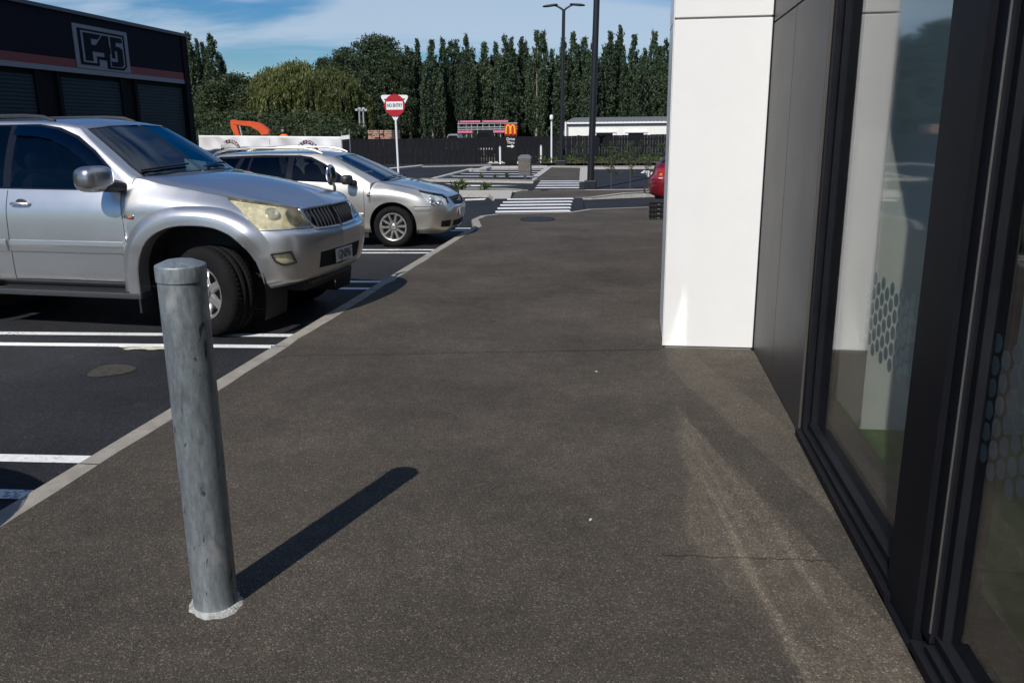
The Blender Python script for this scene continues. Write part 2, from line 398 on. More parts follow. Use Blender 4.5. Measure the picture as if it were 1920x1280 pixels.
def kerb(name, pts, width, zt=0.0, zb=-0.13, m=None, ztop=None, step=0.25, jit=0.006, parent=None):
    """kerb stone run: outer face along pts, body to the left of it, slightly rounded outer edge"""
    pts = resample(pts, step); a = pts; b = offset_line(pts, width)
    b = [q+rng.normal(0, jit, 2) for q in b]
    c = offset_line(pts, 0.018)
    mb = MB(); n = len(a)
    zt_ = [zt if ztop is None else ztop(q) for q in a]
    rows = np.array([[(a[i][0], a[i][1], zb), (a[i][0], a[i][1], zt_[i]-0.02), (c[i][0], c[i][1], zt_[i]), (b[i][0], b[i][1], zt_[i]), (b[i][0], b[i][1], zb)] for i in range(n)])
    mb.grid(rows, smooth=False)
    mb.add(rows[0], [(0, 1, 2, 3, 4)]); mb.add(rows[-1], [(4, 3, 2, 1, 0)])
    return mb.build(name, m or M['kerb'], parent, kind='structure'), b

def sheet(name, pts, z, m, parent=None, kind='structure'):
    mb = MB(); mb.sheet(pts, z)
    o = mb.build(name, m, parent, kind=kind if parent is None else None)
    return o

ground = sheet('ground', [(-900, -200), (900, -200), (900, 1600), (-900, 1600)], -0.115, M['yard'])
road = sheet('car_park_road', [(-30, -25), (34, -25), (34, 46.4), (-30, 46.4)], -0.10, M['road'])

# main footpath along the shop, with its kerb turning at the far corner
edge = [(-2.83, -9), (-2.83, 13.6), (-2.80, 14.6)] + [gp(*q, -0.05)[:2] for q in [(884, 416), (900, 409), (930, 405.5), (1064, 402), (1103, 396), (1225, 391.5)]] + [(6.0, 19.6), (30, 20.5)]
edge = [np.array(e, float) for e in edge]
k_main, inner = kerb('kerb', edge[::-1], 0.135)
pave_pts = [tuple(p) for p in inner] + [(-2.83+0.135, -9)]
pv = MB(); pv.sheet([(30, -9)] + [tuple(p) for p in inner], 0.0)
pave = pv.build('pavement', M['pave'], kind='structure')
# saw cut joints across the asphalt footpath
for a, b in [((560, 667), (1238, 655)), ((560, 552), (1240, 549)), ((1240, 1040), (1560, 1052))]:
    A, B = gp(*a, 0.0), gp(*b, 0.0)
    d = (B-A)/np.linalg.norm(B-A); nrm = np.array([-d[1], d[0], 0])
    n = 26; mb = MB(); rows = []
    for i in range(n):
        p = A+(B-A)*i/(n-1); wv = 0.0022+0.0015*rng.random(); off = rng.normal(0, 0.004)
        rows.append([p+nrm*(off-wv)+np.array([0, 0, .003]), p+nrm*(off+wv)+np.array([0, 0, .003])])
    mb.grid(np.array(rows), smooth=False, flip=True); mb.build('joint', M['patch'], pave)

# joints between kerb stones
for y in np.arange(-1.2, 13.0, 2.42):
    mb = MB(); mb.box(-2.832, -2.694, y-.004, y+.004, -.09, .0012); mb.build('joint', M['patch'], k_main)
def paint(pts, parent=road, z=-0.0955, name='painted_line', m=None):
    mb = MB(); pts = [tuple(p[:2]) for p in pts]
    a = sum(pts[i][0]*pts[(i+1) % len(pts)][1]-pts[(i+1) % len(pts)][0]*pts[i][1] for i in range(len(pts)))
    if a < 0: pts = pts[::-1]
    mb.sheet(pts, z); return mb.build(name, m or M['line'], parent)

def stripe(p0, p1, w_, **k):
    p0, p1 = np.array(p0[:2], float), np.array(p1[:2], float)
    d = (p1-p0)/np.linalg.norm(p1-p0); n = np.array([-d[1], d[0]])*w_/2
    return paint([p0-n, p1-n, p1+n, p0+n], **k)

# bay lines come in pairs, stop at the kerb
for y0, y1 in [(3.92, 3.46), (6.80, 6.41), (9.50, 9.06), (12.25, 11.93), (15.1, 14.75), (1.1, 0.72)]:
    for y in (y0, y1):
        stripe((-2.84, y), (-8.2, y-0.36), 0.105)
# zebra crossings on raised tables, flush with the dropped kerbs
for q4, zt in [([(903, 407.5), (930, 404.5), (1064, 401.3), (1096, 396), (1092, 370.8), (928, 372.8)], -.012), ([(990, 354.8), (1096, 354.3), (1098, 338.8), (1003, 338.8)], -.030)]:
    pts = [tuple(gp(*q, zt)[:2]) for q in q4]
    mb = MB(); mb.prism(pts, -0.13, zt); mb.build('road', M['road'], kind='structure')
for a, b in [((1075, 372.5), (951, 374)), ((1073, 378), (943, 379.5)), ((1071, 383.5), (938, 385)), ((1070, 389.5), (933, 391)), ((1069, 395.5), (929, 397.5)), ((1066, 401), (927, 403.5))]:
    stripe(gp(*a, -.012), gp(*b, -.012), 0.40, z=-0.008)
for a, b in [((1086, 340), (1013, 340)), ((1086, 343.7), (1010, 343.7)), ((1086, 347.8), (1007, 348)), ((1086, 352.2), (1004, 352.4))]:
    stripe(gp(*a, -.03), gp(*b, -.03), 0.42, z=-0.026)
# hatched bay beyond the second road
for a, b in [((880, 318), (1020, 318.3)), ((870, 321.8), (1013, 322.3)), ((855, 326), (1006, 326.6)), ((838, 330.8), (999, 331.2))]:
    stripe(gp(*a), gp(*b), 0.34)
stripe(gp(722, 316.5), gp(792, 309.5), 0.22); stripe(gp(640, 330), gp(722, 316.5), 0.22)
paint([gp(*q) for q in [(833, 344), (868, 347), (972, 348), (868, 350)]])
paint([gp(*q) for q in [(872, 373.5), (912, 372), (908, 375), (872, 376.5)]])
# direction arrow on the right hand lane
paint([gp(*q) for q in [(1201, 324.5), (1208, 319.5), (1224, 323), (1238, 327), (1233, 329.5), (1222, 327.5), (1211, 329), (1214, 326.5)]], name='arrow_marking')
# worn patch and splashed line in the empty bay
c0 = gp(209, 695)
paint([c0[:2]+np.array([0.165*math.cos(t), 0.17*math.sin(t)])*(1+0.10*math.sin(3*t+1)) for t in np.linspace(0, 2*math.pi, 26)[:-1]], name='stain', m=mk('oil stain', (0.040, 0.035, 0.026), 0.9, vary=0.6, vscale=22))

# dried paint splash where a line crosses the bay, with smeared rings about it
sp_ = mk('cream paint splash', (0.60, 0.54, 0.40), 0.8, vary=0.35, vscale=40)
cs = gp(268, 654)
pts = [(cs[0]+0.20*math.cos(t)*(1+.30*math.sin(3*t+.5)+.15*math.sin(7*t)), cs[1]+0.055*math.sin(t)*(1+.35*math.sin(2*t+1)+.25*math.sin(5*t))) for t in np.linspace(0, 2*math.pi, 40)[:-1]]
paint(pts, name='paint_splash', m=sp_, z=-0.0935)
# second island: footpath strip between the two roads
isl_near = [gp(*q, -0.05)[:2] for q in [(957, 372.3), (1075, 370.3), (1109, 370.5), (1222, 365.8)]] + [np.array((9.5, 24.6))]
isl_far = [gp(*q, -0.05)[:2] for q in [(972, 355.5), (1094, 355.0), (1222, 353.8)]] + [np.array((9.5, 27.6))]
def ztop_island(q):
    x = q[0]; return -0.07 if x < -1.3 else min(0.03, -0.07+0.09*(x+1.3))
k2, in2 = kerb('kerb', isl_near[::-1], -0.15, m=M['concrete'], ztop=ztop_island)
k3, in3 = kerb('kerb', isl_far, -0.15, m=M['concrete'], zt=-0.06)
mb = MB(); P2 = [np.array((*p, -0.066)) for p in in2[::-1]]; P3 = [np.array((*p, -0.066)) for p in in3]
poly = [tuple(p) for p in P2]+[tuple(p) for p in P3[::-1]]
mb.add(poly, [tuple(range(len(poly)))]); mb.build('footpath', M['pave'], kind='structure')
# planted end of that island, edged in pale concrete
pts = [tuple(gp(*q, 0.0)[:2]) for q in [(861, 363), (916, 363), (924, 369.5), (957, 370.5), (961, 356.5), (861, 356.5)]]
mb = MB(); mb.prism(pts, -0.13, 0.0); mb.build('kerb', M['concrete'], kind='structure')
pts = [tuple(gp(*q, -.05)[:2]) for q in [(861, 356.3), (961, 356.3), (972, 353.5), (940, 351.5), (850, 351.0)]]
mb = MB(); mb.prism(pts, -0.13, -.05); mb.build('soil', M['soil'], kind='structure')
kerb('kerb', [gp(*q, 0.0)[:2] for q in [(974, 354.5), (940, 352.3), (868, 351.5)]], -0.16, m=M['concrete'], zt=-.02)
# kerb in front of the hatched bay and the path beyond
kerb('kerb', [gp(*q, 0.0)[:2] for q in [(1000, 338.5), (940, 337.5), (785, 335)]], -0.28, m=M['concrete'], zt=0.0)
kerb('kerb', [gp(*q, 0.0)[:2] for q in [(812, 335.0), (888, 315.5)]], 0.18, m=M['concrete'], zt=0.0)
kerb('kerb', [gp(*q, 0.0)[:2] for q in [(884, 318), (912, 316.5), (921, 313.0), (1026, 312.0)]], 0.35, m=M['concrete'], zt=0.02)
kerb('kerb', [gp(*q, 0.0)[:2] for q in [(994, 334), (1027, 312)]], -0.24, m=M['concrete'], zt=0.0)
kerb('kerb', [gp(*q, 0.0)[:2] for q in [(1106, 339), (1102, 311)]], 0.35, m=M['concrete'], zt=0.0)
mb = MB(); mb.sheet([tuple(gp(*q, -0.03)[:2]) for q in [(1000, 339), (1104, 339.2), (1101, 311), (1030, 311)]], -0.03); mb.build('footpath', M['pave'], kind='structure')
# kerb and planting bed along the right hand fence
kf = [gp(*q, 0.0)[:2] for q in [(1028, 312.5), (1105, 313.5), (1264, 312.5)]] + [np.array((14.0, 41.0))]
kerb('kerb', kf[::-1], -0.45, m=M['concrete'], zt=0.03)
bedp = [(-4.6, 43.2), (-1.9, 42.9), (2.2, 42.8), (14, 42.5), (14, 45.9), (-5.0, 45.9)]
mb = MB(); mb.sheet(bedp, 0.0); mb.build('soil', M['soil'], kind='structure')
kerb('kerb', [gp(*q, 0.0)[:2] for q in [(921, 307), (790, 310), (700, 318)]], -0.2, m=M['concrete'], zt=-0.03)

# wheel stops
for q in [(915, 306.5), (932, 306.5), (972, 307.5)]:
    p = gp(*q, -0.1); mb = MB(); mb.prism([(-0.11, 0), (0.11, 0), (0.07, 0.13), (-0.07, 0.13)], -0.5, 0.5, axis='x')
    o = mb.build('wheel_stop', M['concrete'], label={915: 'low pale concrete wheel stop left of the slim steel bollard by the fence', 932: 'low pale concrete wheel stop at foot of the slim steel bollard', 972: 'low pale concrete wheel stop beside the grey litter bin'}[q[0]], cat='wheel stop', group='wheel stops by the fence')
    o.location = (p[0], p[1], -0.096)

# manhole cover on the footpath
p = gp(1008, 411.5, 0.0)
mb = MB(); mb.lathe([(0.0, 0.006), (0.40, 0.006), (0.42, 0.0)], n=40, smooth=False)
mh = mb.build('manhole_cover', mk('cast iron', (0.030, 0.029, 0.029), 0.6, metal=0.4, vary=0.3, vscale=30), label='dark round manhole cover in the pavement near the crossing', cat='manhole cover')
mh.location = (p[0], p[1], 0.002); mh.scale = (0.74, 0.95, 1)
mb = MB(); mb.lathe([(0.445, 0.0), (0.445, 0.007), (0.425, 0.007), (0.425, 0.0)], n=40, smooth=False); mb.build('rim', M['patch'], mh)

# small litter on the ground
for i, (q, s) in enumerate([((1572, 955), 0.010), ((1107, 975), 0.009), ((1118, 697), 0.009)]):
    p = gp(*q, 0.0); mb = MB()
    pts = [(s*math.cos(t)*(1+.5*rng.random()), 0.55*s*math.sin(t)*(1+.5*rng.random())) for t in np.linspace(0, 2*math.pi, 7)[:-1]]
    mb.prism(pts, 0, 0.004)
    o = mb.build('litter_scrap', mk('paper scrap', (0.6, 0.57, 0.5), 0.8),
        label=['pale scrap lying against the window sill', 'tiny beige scrap on the pavement right of the bollard shadow', 'tiny pale scrap on asphalt left of the white pillar base', 'tiny white speck of litter on the nearest asphalt', 'tiny pale speck of litter on the footpath beyond the bollard'][i], cat='litter')
    o.location = (p[0], p[1], 0.002); o.rotation_euler.z = i*1.1

# ================================================================== BOLLARD
galv, gnt, gb, gout = new_mat('galvanised steel')
GL = gnt.links.new
gtc = node(gnt, 'ShaderNodeTexCoord'); gm = node(gnt, 'ShaderNodeMapping'); gm.inputs['Scale'].default_value = (1, 1, 0.30)
GL(gtc.outputs['Object'], gm.inputs['Vector'])
gn = node(gnt, 'ShaderNodeTexNoise'); gn.inputs['Scale'].default_value = 44; gn.inputs['Detail'].default_value = 10; gn.inputs['Roughness'].default_value = 0.80
gv = node(gnt, 'ShaderNodeTexNoise'); gv.inputs['Scale'].default_value = 5; gv.inputs['Detail'].default_value = 5
g3 = node(gnt, 'ShaderNodeTexVoronoi'); g3.inputs['Scale'].default_value = 90
for n_ in (gn, gv, g3): GL(gm.outputs[0], n_.inputs['Vector'])
gr = node(gnt, 'ShaderNodeValToRGB'); e = gr.color_ramp
e.elements[0].position = 0.30; e.elements[0].color = (0.085, 0.098, 0.108, 1); e.elements[1].position = 0.72; e.elements[1].color = (0.46, 0.49, 0.50, 1)
x_ = e.elements.new(0.47); x_.color = (0.20, 0.228, 0.243, 1); x_ = e.elements.new(0.58); x_.color = (0.30, 0.332, 0.345, 1)
gmix = node(gnt, 'ShaderNodeMath', operation='MULTIPLY_ADD'); gmix.inputs[1].default_value = 0.35
GL(gv.outputs['Fac'], gmix.inputs[0])
gs = node(gnt, 'ShaderNodeMath', operation='MULTIPLY_ADD'); gs.inputs[1].default_value = 0.65; GL(gn.outputs['Fac'], gs.inputs[0]); GL(gmix.outputs[0], gs.inputs[2]); gmix.inputs[2].default_value = 0.0
GL(gs.outputs[0], gr.inputs['Fac'])
# scrapes: a pale rub low on the pipe and dark scuffs
gw = node(gnt, 'ShaderNodeTexNoise'); gw.inputs['Scale'].default_value = 19; gw.inputs['Detail'].default_value = 6; gw.inputs['Distortion'].default_value = 1.5
GL(gm.outputs[0], gw.inputs['Vector'])
gsc = node(gnt, 'ShaderNodeMapRange'); gsc.inputs['From Min'].default_value = 0.64; gsc.inputs['From Max'].default_value = 0.68; GL(gw.outputs['Fac'], gsc.inputs['Value'])
gdk = node(gnt, 'ShaderNodeMix', data_type='RGBA'); gdk.inputs[7].default_value = (0.05, 0.058, 0.065, 1)
GL(gsc.outputs[0], gdk.inputs['Factor']); GL(gr.outputs[0], gdk.inputs[6])
gpale = node(gnt, 'ShaderNodeTexNoise'); gpale.inputs['Scale'].default_value = 6.3; gpale.inputs['Detail'].default_value = 5
gmp2 = node(gnt, 'ShaderNodeMapping'); gmp2.inputs['Location'].default_value = (3.1, 1.2, 0.755); gmp2.inputs['Scale'].default_value = (1, 1, 0.5)
GL(gtc.outputs['Object'], gmp2.inputs['Vector']); GL(gmp2.outputs[0], gpale.inputs['Vector'])
gpm = node(gnt, 'ShaderNodeMapRange'); gpm.inputs['From Min'].default_value = 0.63; gpm.inputs['From Max'].default_value = 0.68; gpm.inputs['To Max'].default_value = 0.6; GL(gpale.outputs['Fac'], gpm.inputs['Value'])
gpx = node(gnt, 'ShaderNodeMix', data_type='RGBA'); gpx.inputs[7].default_value = (0.46, 0.44, 0.43, 1)
GL(gpm.outputs[0], gpx.inputs['Factor']); GL(gdk.outputs[2], gpx.inputs[6]); GL(gpx.outputs[2], gb.inputs['Base Color'])
gb.inputs['Metallic'].default_value = 0.45
grr = node(gnt, 'ShaderNodeMapRange'); grr.inputs['To Min'].default_value = 0.34; grr.inputs['To Max'].default_value = 0.66; GL(gn.outputs['Fac'], grr.inputs['Value']); GL(grr.outputs[0], gb.inputs['Roughness'])
gbp = node(gnt, 'ShaderNodeBump'); gbp.inputs['Strength'].default_value = 0.25; gbp.inputs['Distance'].default_value = 0.004
GL(gn.outputs['Fac'], gbp.inputs['Height']); GL(gbp.outputs[0], gb.inputs['Normal'])
M['galv'] = galv

bol = empty('bollard', (-1.458, 2.49, 0.0), label='galvanised steel bollard with domed cap standing on the pavement in front', cat='bollard')
bol.rotation_euler = (0.012, 0.0115, 0)
rb = 0.0762
mb = MB(); mb.lathe([(rb, -0.05), (rb, 1.172), (rb, 1.197)], n=64); mb.build('post', M['galv'], bol)
mb = MB(); mb.lathe([(rb, 1.190), (rb+0.0035, 1.1905), (rb+0.0035, 1.1915), (rb+0.0035, 1.237), (rb+0.002, 1.242), (rb-0.004, 1.2445), (rb-0.012, 1.248), (rb*0.6, 1.256), (rb*0.3, 1.2600), (0.0, 1.261)], n=64); mb.build('cap', M['galv'], bol)
mb = MB(); n = 48; ring = []
for r_, z_ in [(rb-0.004, 0.012), (rb+0.003, 0.010), (rb+0.010, 0.006), (rb+0.017, 0.0015)]:
    row = []
    for j in range(n+1):
        a = 2*math.pi*j/n; k = 1+(0.16*max(0, math.sin(a+2.6))**3+0.05*math.sin(2*a+2.2)+0.03*math.sin(7*a)+0.025*math.sin(13*a+1))*(r_ > rb+.008)
        row.append((r_*k*math.cos(a), r_*k*math.sin(a), z_))
    ring.append(row)
mb.grid(np.array(ring), smooth=True); mb.build('mortar_collar', mk('mortar', (0.36, 0.36, 0.35), 0.9, vary=0.4, vscale=40, bump=0.8, bscale=120), bol)

# ================================================================== SHOP BUILDING (right)
shop = empty('shop_building', (0.95, 5.0, 0), label='modern shop front with white pillar, charcoal panels and tall dotted windows', cat='building')
def sb(name, boxes, m, bev=0.0, parent=shop):
    mb = MB()
    for b_ in boxes: mb.box(*b_, b=bev)
    mb.xf(Matrix.Translation(Vector((-0.95, -5.0, 0))) if parent == shop else Matrix())
    return mb.build(name, m, parent)
TOP = 4.6
pil = sb('pillar', [(0.264, 0.938, 6.33, 7.20, 0.018, 2.396), (0.264, 0.938, 6.33, 7.20, 2.410, TOP)], M['white_clad'], 0.004)
sb('pillar_core', [(0.28, 0.93, 6.345, 7.19, 0.0, TOP-.01)], M['clad_core'])
# thin folded edge trims of the white panels
sb('edge_trim', [(0.257, 0.263, 6.325, 6.345, 0.02, TOP)], M['white_clad'], 0.001)
sb('corner_trim', [(0.9385, 0.952, 6.31, 6.36, 0.0, TOP)], M['black_alu'])
pan = sb('wall_panel', [(0.944, 1.00, 4.535, 5.462, 0.012, 2.352), (0.944, 1.00, 5.470, 6.305, 0.012, 2.352),
                        (0.944, 1.00, 4.535, 5.462, 2.364, TOP), (0.944, 1.00, 5.470, 6.305, 2.364, TOP)], M['dark_clad'], 0.002)
sb('panel_backing', [(0.96, 1.06, 4.54, 6.33, 0.0, TOP-.02)], M['black_gap'])
sb('panel_end', [(0.9445, 1.004, 4.515, 4.532, 0.01, TOP)], mk('panel edge', (0.10, 0.09, 0.08), 0.45, metal=0.4), 0.002)
sb('side_wall', [(0.952, 1.10, 7.2, 14.0, 0.0, TOP-.01), (1.10, 14.0, 13.9, 14.0, 0.0, TOP-.01)], M['dark_clad'])
HEAD = 2.92
frames, glass, films = [], [], []
def mullion(y0, y1):
    """broad flat post with stepped edges either side"""
    sb('mullion', [(0.945, 1.09, y0, y1, 0.0, HEAD), (0.968, 1.085, y1-.001, y1+0.045, 0.06, HEAD), (0.988, 1.08, y1+0.044, y1+0.075, 0.075, HEAD),
                   (0.966, 1.085, y0-0.085, y0+.001, 0.06, HEAD), (0.988, 1.08, y0-0.125, y0-0.084, 0.075, HEAD)], M['black_alu'], 0.0025)
    sb('bead', [(0.9615, 0.967, y0-0.088, y0-0.083, 0.10, HEAD)], mk('bead metal', (0.10, 0.098, 0.095), 0.45, metal=0.6))
panes = [(2.90, 4.405), (0.42, 2.425), (-2.05, -0.05), (-4.6, -2.5)]
for y0, y1 in [(2.55, 2.84), (0.08, 0.37), (-2.40, -2.11), (-4.9, -4.65)]: mullion(y0, y1)
sb('jamb', [(0.955, 1.09, 4.44, 4.514, 0.0, HEAD), (0.985, 1.08, 4.40, 4.441, 0.075, HEAD)], M['black_alu'], 0.0025)
for y0, y1 in panes:
    a, b_ = y0-0.06, y1+0.03
    sb('sill', [(0.925, 1.09, a-0.05, b_+0.06, -0.01, 0.040), (0.950, 1.09, a-0.02, b_, 0.040, 0.066), (0.978, 1.09, a, b_, 0.066, 0.098)], M['black_alu'], 0.003)
    sb('glass_pane', [(1.014, 1.020, a, b_, 0.09, HEAD)], M['glass' if y0 > 2.5 else 'boosted_glass'])
sb('sill', [(0.925, 1.09, 2.45, 2.90, -0.01, 0.012)], M['black_alu'])
sb('head_beam', [(0.94, 1.10, -9.0, 4.53, HEAD, TOP)], M['dark_clad'])
# roof with an added, unseen opening to let sun in on the inner column
sb('upper_storey', [(1.10, 14.0, 4.75, 13.9, 3.05, TOP-.02), (2.75, 14.0, -9.0, 4.749, 3.05, TOP-.02), (1.10, 1.20, -9.0, 4.749, 3.05, TOP-.02), (1.2, 2.749, -9.0, -2.0, 3.05, TOP-.02)], M['inner_dark'])
sb('end_wall', [(0.95, 1.10, -9.0, -4.9, 0.0, HEAD), (1.1, 14.0, -9.05, -8.95, 0, 3.05)], M['dark_clad'])
# frosted dot film on the panes
def dots(y0, y1, z0, rows, step=0.0605, r=0.0262):
    mb = MB(); ncol = int((y1-y0)/step)
    for c in range(ncol):
        for k in range(rows):
            y = y1-step*(c+0.5); z = z0+0.0655*k+(0.0327 if c % 2 else 0)
            mb.prism([(y+r*math.cos(t)-5.0, z+r*1.06*math.sin(t)) for t in np.linspace(0, 2*math.pi, 21)[:-1]], 1.0225-.95, 1.0236-.95, axis='x')
    return mb.build('dot_film', M['film'], shop)
dots(2.86, 3.72, 0.735, 5)
dots(0.42, 2.50, 0.700, 6)
dots(-2.05, -0.05, 0.700, 6)
# inside: threshold, carpet, plastered column, dark back
sb('inner_threshold', [(1.05, 1.285, -8.9, 6.2, -0.02, 0.0025)], M['threshold'])
sb('carpet', [(1.285, 13.9, -8.9, 13.8, -0.02, 0.008)], M['carpet'])
sb('inner_column', [(1.297, 2.6, 4.61, 5.35, 0.008, 3.05)], M['inner_wall'])
sb('inner_partition', [(1.07, 2.6, 6.2, 6.3, 0.0, 3.05), (2.6, 9.0, 5.2, 5.32, 0.008, 3.05), (9.0, 9.1, -8.9, 5.32, 0.008, 3.05)], M['inner_dark'])
# ================================================================== VEHICLES
# local axes: x forward (0 = front axle), y to the left (the side seen here is y < 0), z up from the ground
def cr(P, t):
    """Catmull-Rom through rows of P at parameter t"""
    n = len(P); i = min(int(t), n-2); f = t-i
    p1, p2 = P[i], P[i+1]; p0 = P[i-1] if i > 0 else 2*p1-p2; p3 = P[i+2] if i+2 < n else 2*p2-p1
    return 0.5*((2*p1)+(p2-p0)*f+(2*p0-5*p1+4*p2-p3)*f*f+(3*p1-p0-3*p2+p3)*f**3)

def refine(C, nu, nv):
    """C[row][col] -> dense grid; nu per column span, nv per row span"""
    C = np.asarray(C, float)
    rows = [cr(C, t) for t in np.linspace(0, C.shape[0]-1, (C.shape[0]-1)*nv+1)]
    A = np.asarray(rows).transpose(1, 0, 2)
    cols = [cr(A, t) for t in np.linspace(0, A.shape[0]-1, (A.shape[0]-1)*nu+1)]
    return np.asarray(cols).transpose(1, 0, 2)         # [row][col]

class Skin:
    """half of a car's outer skin: cut into panels along outlines drawn in side or front view"""
    def __init__(s, grids, origin=(0, 0, 0)):
        s.bm = bmesh.new(); s.tag = s.bm.faces.layers.int.new('tag')
        ref_v, ref_f = [], []
        for G, flip in grids:
            a, b = G.shape[:2]; base = len(ref_v)
            vs = [s.bm.verts.new(p) for p in G.reshape(-1, 3)]; ref_v += [tuple(p) for p in G.reshape(-1, 3)]
            for i in range(a-1):
                for j in range(b-1):
                    q = [i*b+j, i*b+j+1, (i+1)*b+j+1, (i+1)*b+j]
                    if flip: q = q[::-1]
                    try: s.bm.faces.new([vs[k] for k in q])
                    except ValueError: pass
                    ref_f.append(tuple(base+k for k in q))
        bmesh.ops.remove_doubles(s.bm, verts=list(s.bm.verts), dist=0.0008)
        s.bm.normal_update()
        s.tree = BVHTree.FromPolygons(ref_v, ref_f)
        # smooth normals of the uncut skin
        rb_ = bmesh.new(); rv = [rb_.verts.new(v) for v in ref_v]
        for f in ref_f:
            try: rb_.faces.new([rv[k] for k in f])
            except ValueError: pass
        bmesh.ops.remove_doubles(rb_, verts=list(rb_.verts), dist=0.0008); rb_.normal_update()
        from mathutils.kdtree import KDTree
        s.kd = KDTree(len(rb_.verts)); s.vn = []
        for i, v in enumerate(rb_.verts): s.kd.insert(v.co, i); s.vn.append(v.normal.copy())
        s.kd.balance(); rb_.free()
    def normal(s, p):
        n = Vector()
        for co_, i, d in s.kd.find_n(p, 4): n += s.vn[i]/(d+0.002)
        return n.normalized()
    def cut(s, poly, ax, tagv, pred=lambda c, n: True, clear=False, tags=None):
        a0, a1 = ax; poly = [(float(p[0]), float(p[1])) for p in poly]; k = len(poly)
        for i in range(k):
            p, q = poly[i], poly[(i+1) % k]
            lo = (min(p[0], q[0])-1e-3, min(p[1], q[1])-1e-3); hi = (max(p[0], q[0])+1e-3, max(p[1], q[1])+1e-3)
            fs = []
            for f in s.bm.faces:
                if tags and f[s.tag] not in tags: continue
                c = f.calc_center_median()
                if not pred(c, f.normal): continue
                xs = [v.co[a0] for v in f.verts]; ys = [v.co[a1] for v in f.verts]
                if max(xs) < lo[0] or min(xs) > hi[0] or max(ys) < lo[1] or min(ys) > hi[1]: continue
                fs.append(f)
            if not fs: continue
            geom = set(fs)
            for f in fs: geom.update(f.edges); geom.update(f.verts)
            no = Vector((0, 0, 0)); no[a0] = -(q[1]-p[1]); no[a1] = q[0]-p[0]
            if no.length < 1e-9: continue
            pc = Vector((0, 0, 0)); pc[a0], pc[a1] = p
            bmesh.ops.bisect_plane(s.bm, geom=list(geom), dist=1e-5, plane_co=pc, plane_no=no.normalized())
        s.bm.normal_update()
        def inside(x, y):
            r = False
            for i in range(k):
                (x1, y1), (x2, y2) = poly[i], poly[(i+1) % k]
                if (y1 > y) != (y2 > y) and x < (x2-x1)*(y-y1)/(y2-y1)+x1: r = not r
            return r
        hit = [f for f in s.bm.faces if (not tags or f[s.tag] in tags) and pred(f.calc_center_median(), f.normal) and inside(f.calc_center_median()[a0], f.calc_center_median()[a1])]
        if clear: bmesh.ops.delete(s.bm, geom=hit, context='FACES')
        else:
            for f in hit: f[s.tag] = tagv
    def part(s, tagv, both=False, mirror=False, push=0.0):
        """mesh builder of one panel: near half, its mirror image, or both joined"""
        idx = {}; vs = []; ns = []; fs = []
        for f in s.bm.faces:
            if f[s.tag] != tagv: continue
            q = []
            for v in f.verts:
                if v.index not in idx or idx[v.index][1] is not v:
                    n = s.normal(v.co); idx[v.index] = (len(vs), v); vs.append(v.co+n*push); ns.append(n)
                q.append(idx[v.index][0])
            fs.append(tuple(q))
        mv = [Vector((v.x, -v.y, v.z)) for v in vs]; mn = [Vector((n.x, -n.y, n.z)) for n in ns]; mf = [tuple(reversed(f)) for f in fs]
        if mirror: return mv, mf, mn
        if both:
            o = len(vs); return vs+mv, fs+[tuple(i+o for i in f) for f in mf], ns+mn
        return vs, fs, ns
    def build(s, name, tagv, m, parent, both=False, mirror=False, push=0.0, **kw):
        s.bm.verts.index_update()
        vs, fs, ns = s.part(tagv, both, mirror, push)
        me = bpy.data.meshes.new(name); me.from_pydata(vs, [], fs)
        me.polygons.foreach_set('use_smooth', [True]*len(me.polygons)); me.materials.append(m); me.update()
        if vs: me.normals_split_custom_set_from_vertices([tuple(n) for n in ns])
        o = bpy.data.objects.new(name, me); col.objects.link(o); o.parent = parent
        return tag(o, **kw)
    def onto(s, x, z, side=-1):
        """point and normal of the skin straight in from the side at (x, z)"""
        h = s.tree.ray_cast(Vector((x, side*3, z)), Vector((0, -side, 0)))
        if h[0] is None: return None
        return h[0], s.normal(h[0])
    def front(s, y, z, d=1):
        h = s.tree.ray_cast(Vector((d*8, y, z)), Vector((-d, 0, 0)))
        return (h[0], s.normal(h[0])) if h[0] is not None else None
    def ribbon(s, mb, pts, w_=0.006, up=0.0015, view='side', sides=(-1, 1), h=0.0, d=1, close=False):
        """narrow strip following the skin along pts (x,z) or (y,z)"""
        P = resample(list(pts)+([pts[0]] if close else []), 0.02)
        for sd in sides:
            row = []
            hits = [s.onto(p[0], p[1]) if view == 'side' else s.front(-abs(p[0]), p[1], d) for p in P]
            hits = [q for q in hits if q]
            for i, (p, n) in enumerate(hits):
                a, b = hits[max(i-1, 0)][0], hits[min(i+1, len(hits)-1)][0]
                t = (b-a)
                if t.length < 1e-6: continue
                c = t.normalized().cross(n).normalized()*w_/2
                if h > 0: L_ = [p-c+n*up, p-c*0.8+n*(up+h*0.8), p+n*(up+h), p+c*0.8+n*(up+h*0.8), p+c+n*up]
                else: L_ = [p-c+n*up, p+c+n*up]
                if sd == 1: L_ = [Vector((v.x, -v.y, v.z)) for v in L_][::-1]
                row.append([tuple(v) for v in L_])
            if len(row) > 1: mb.grid(np.array(row), smooth=h > 0, flip=True)

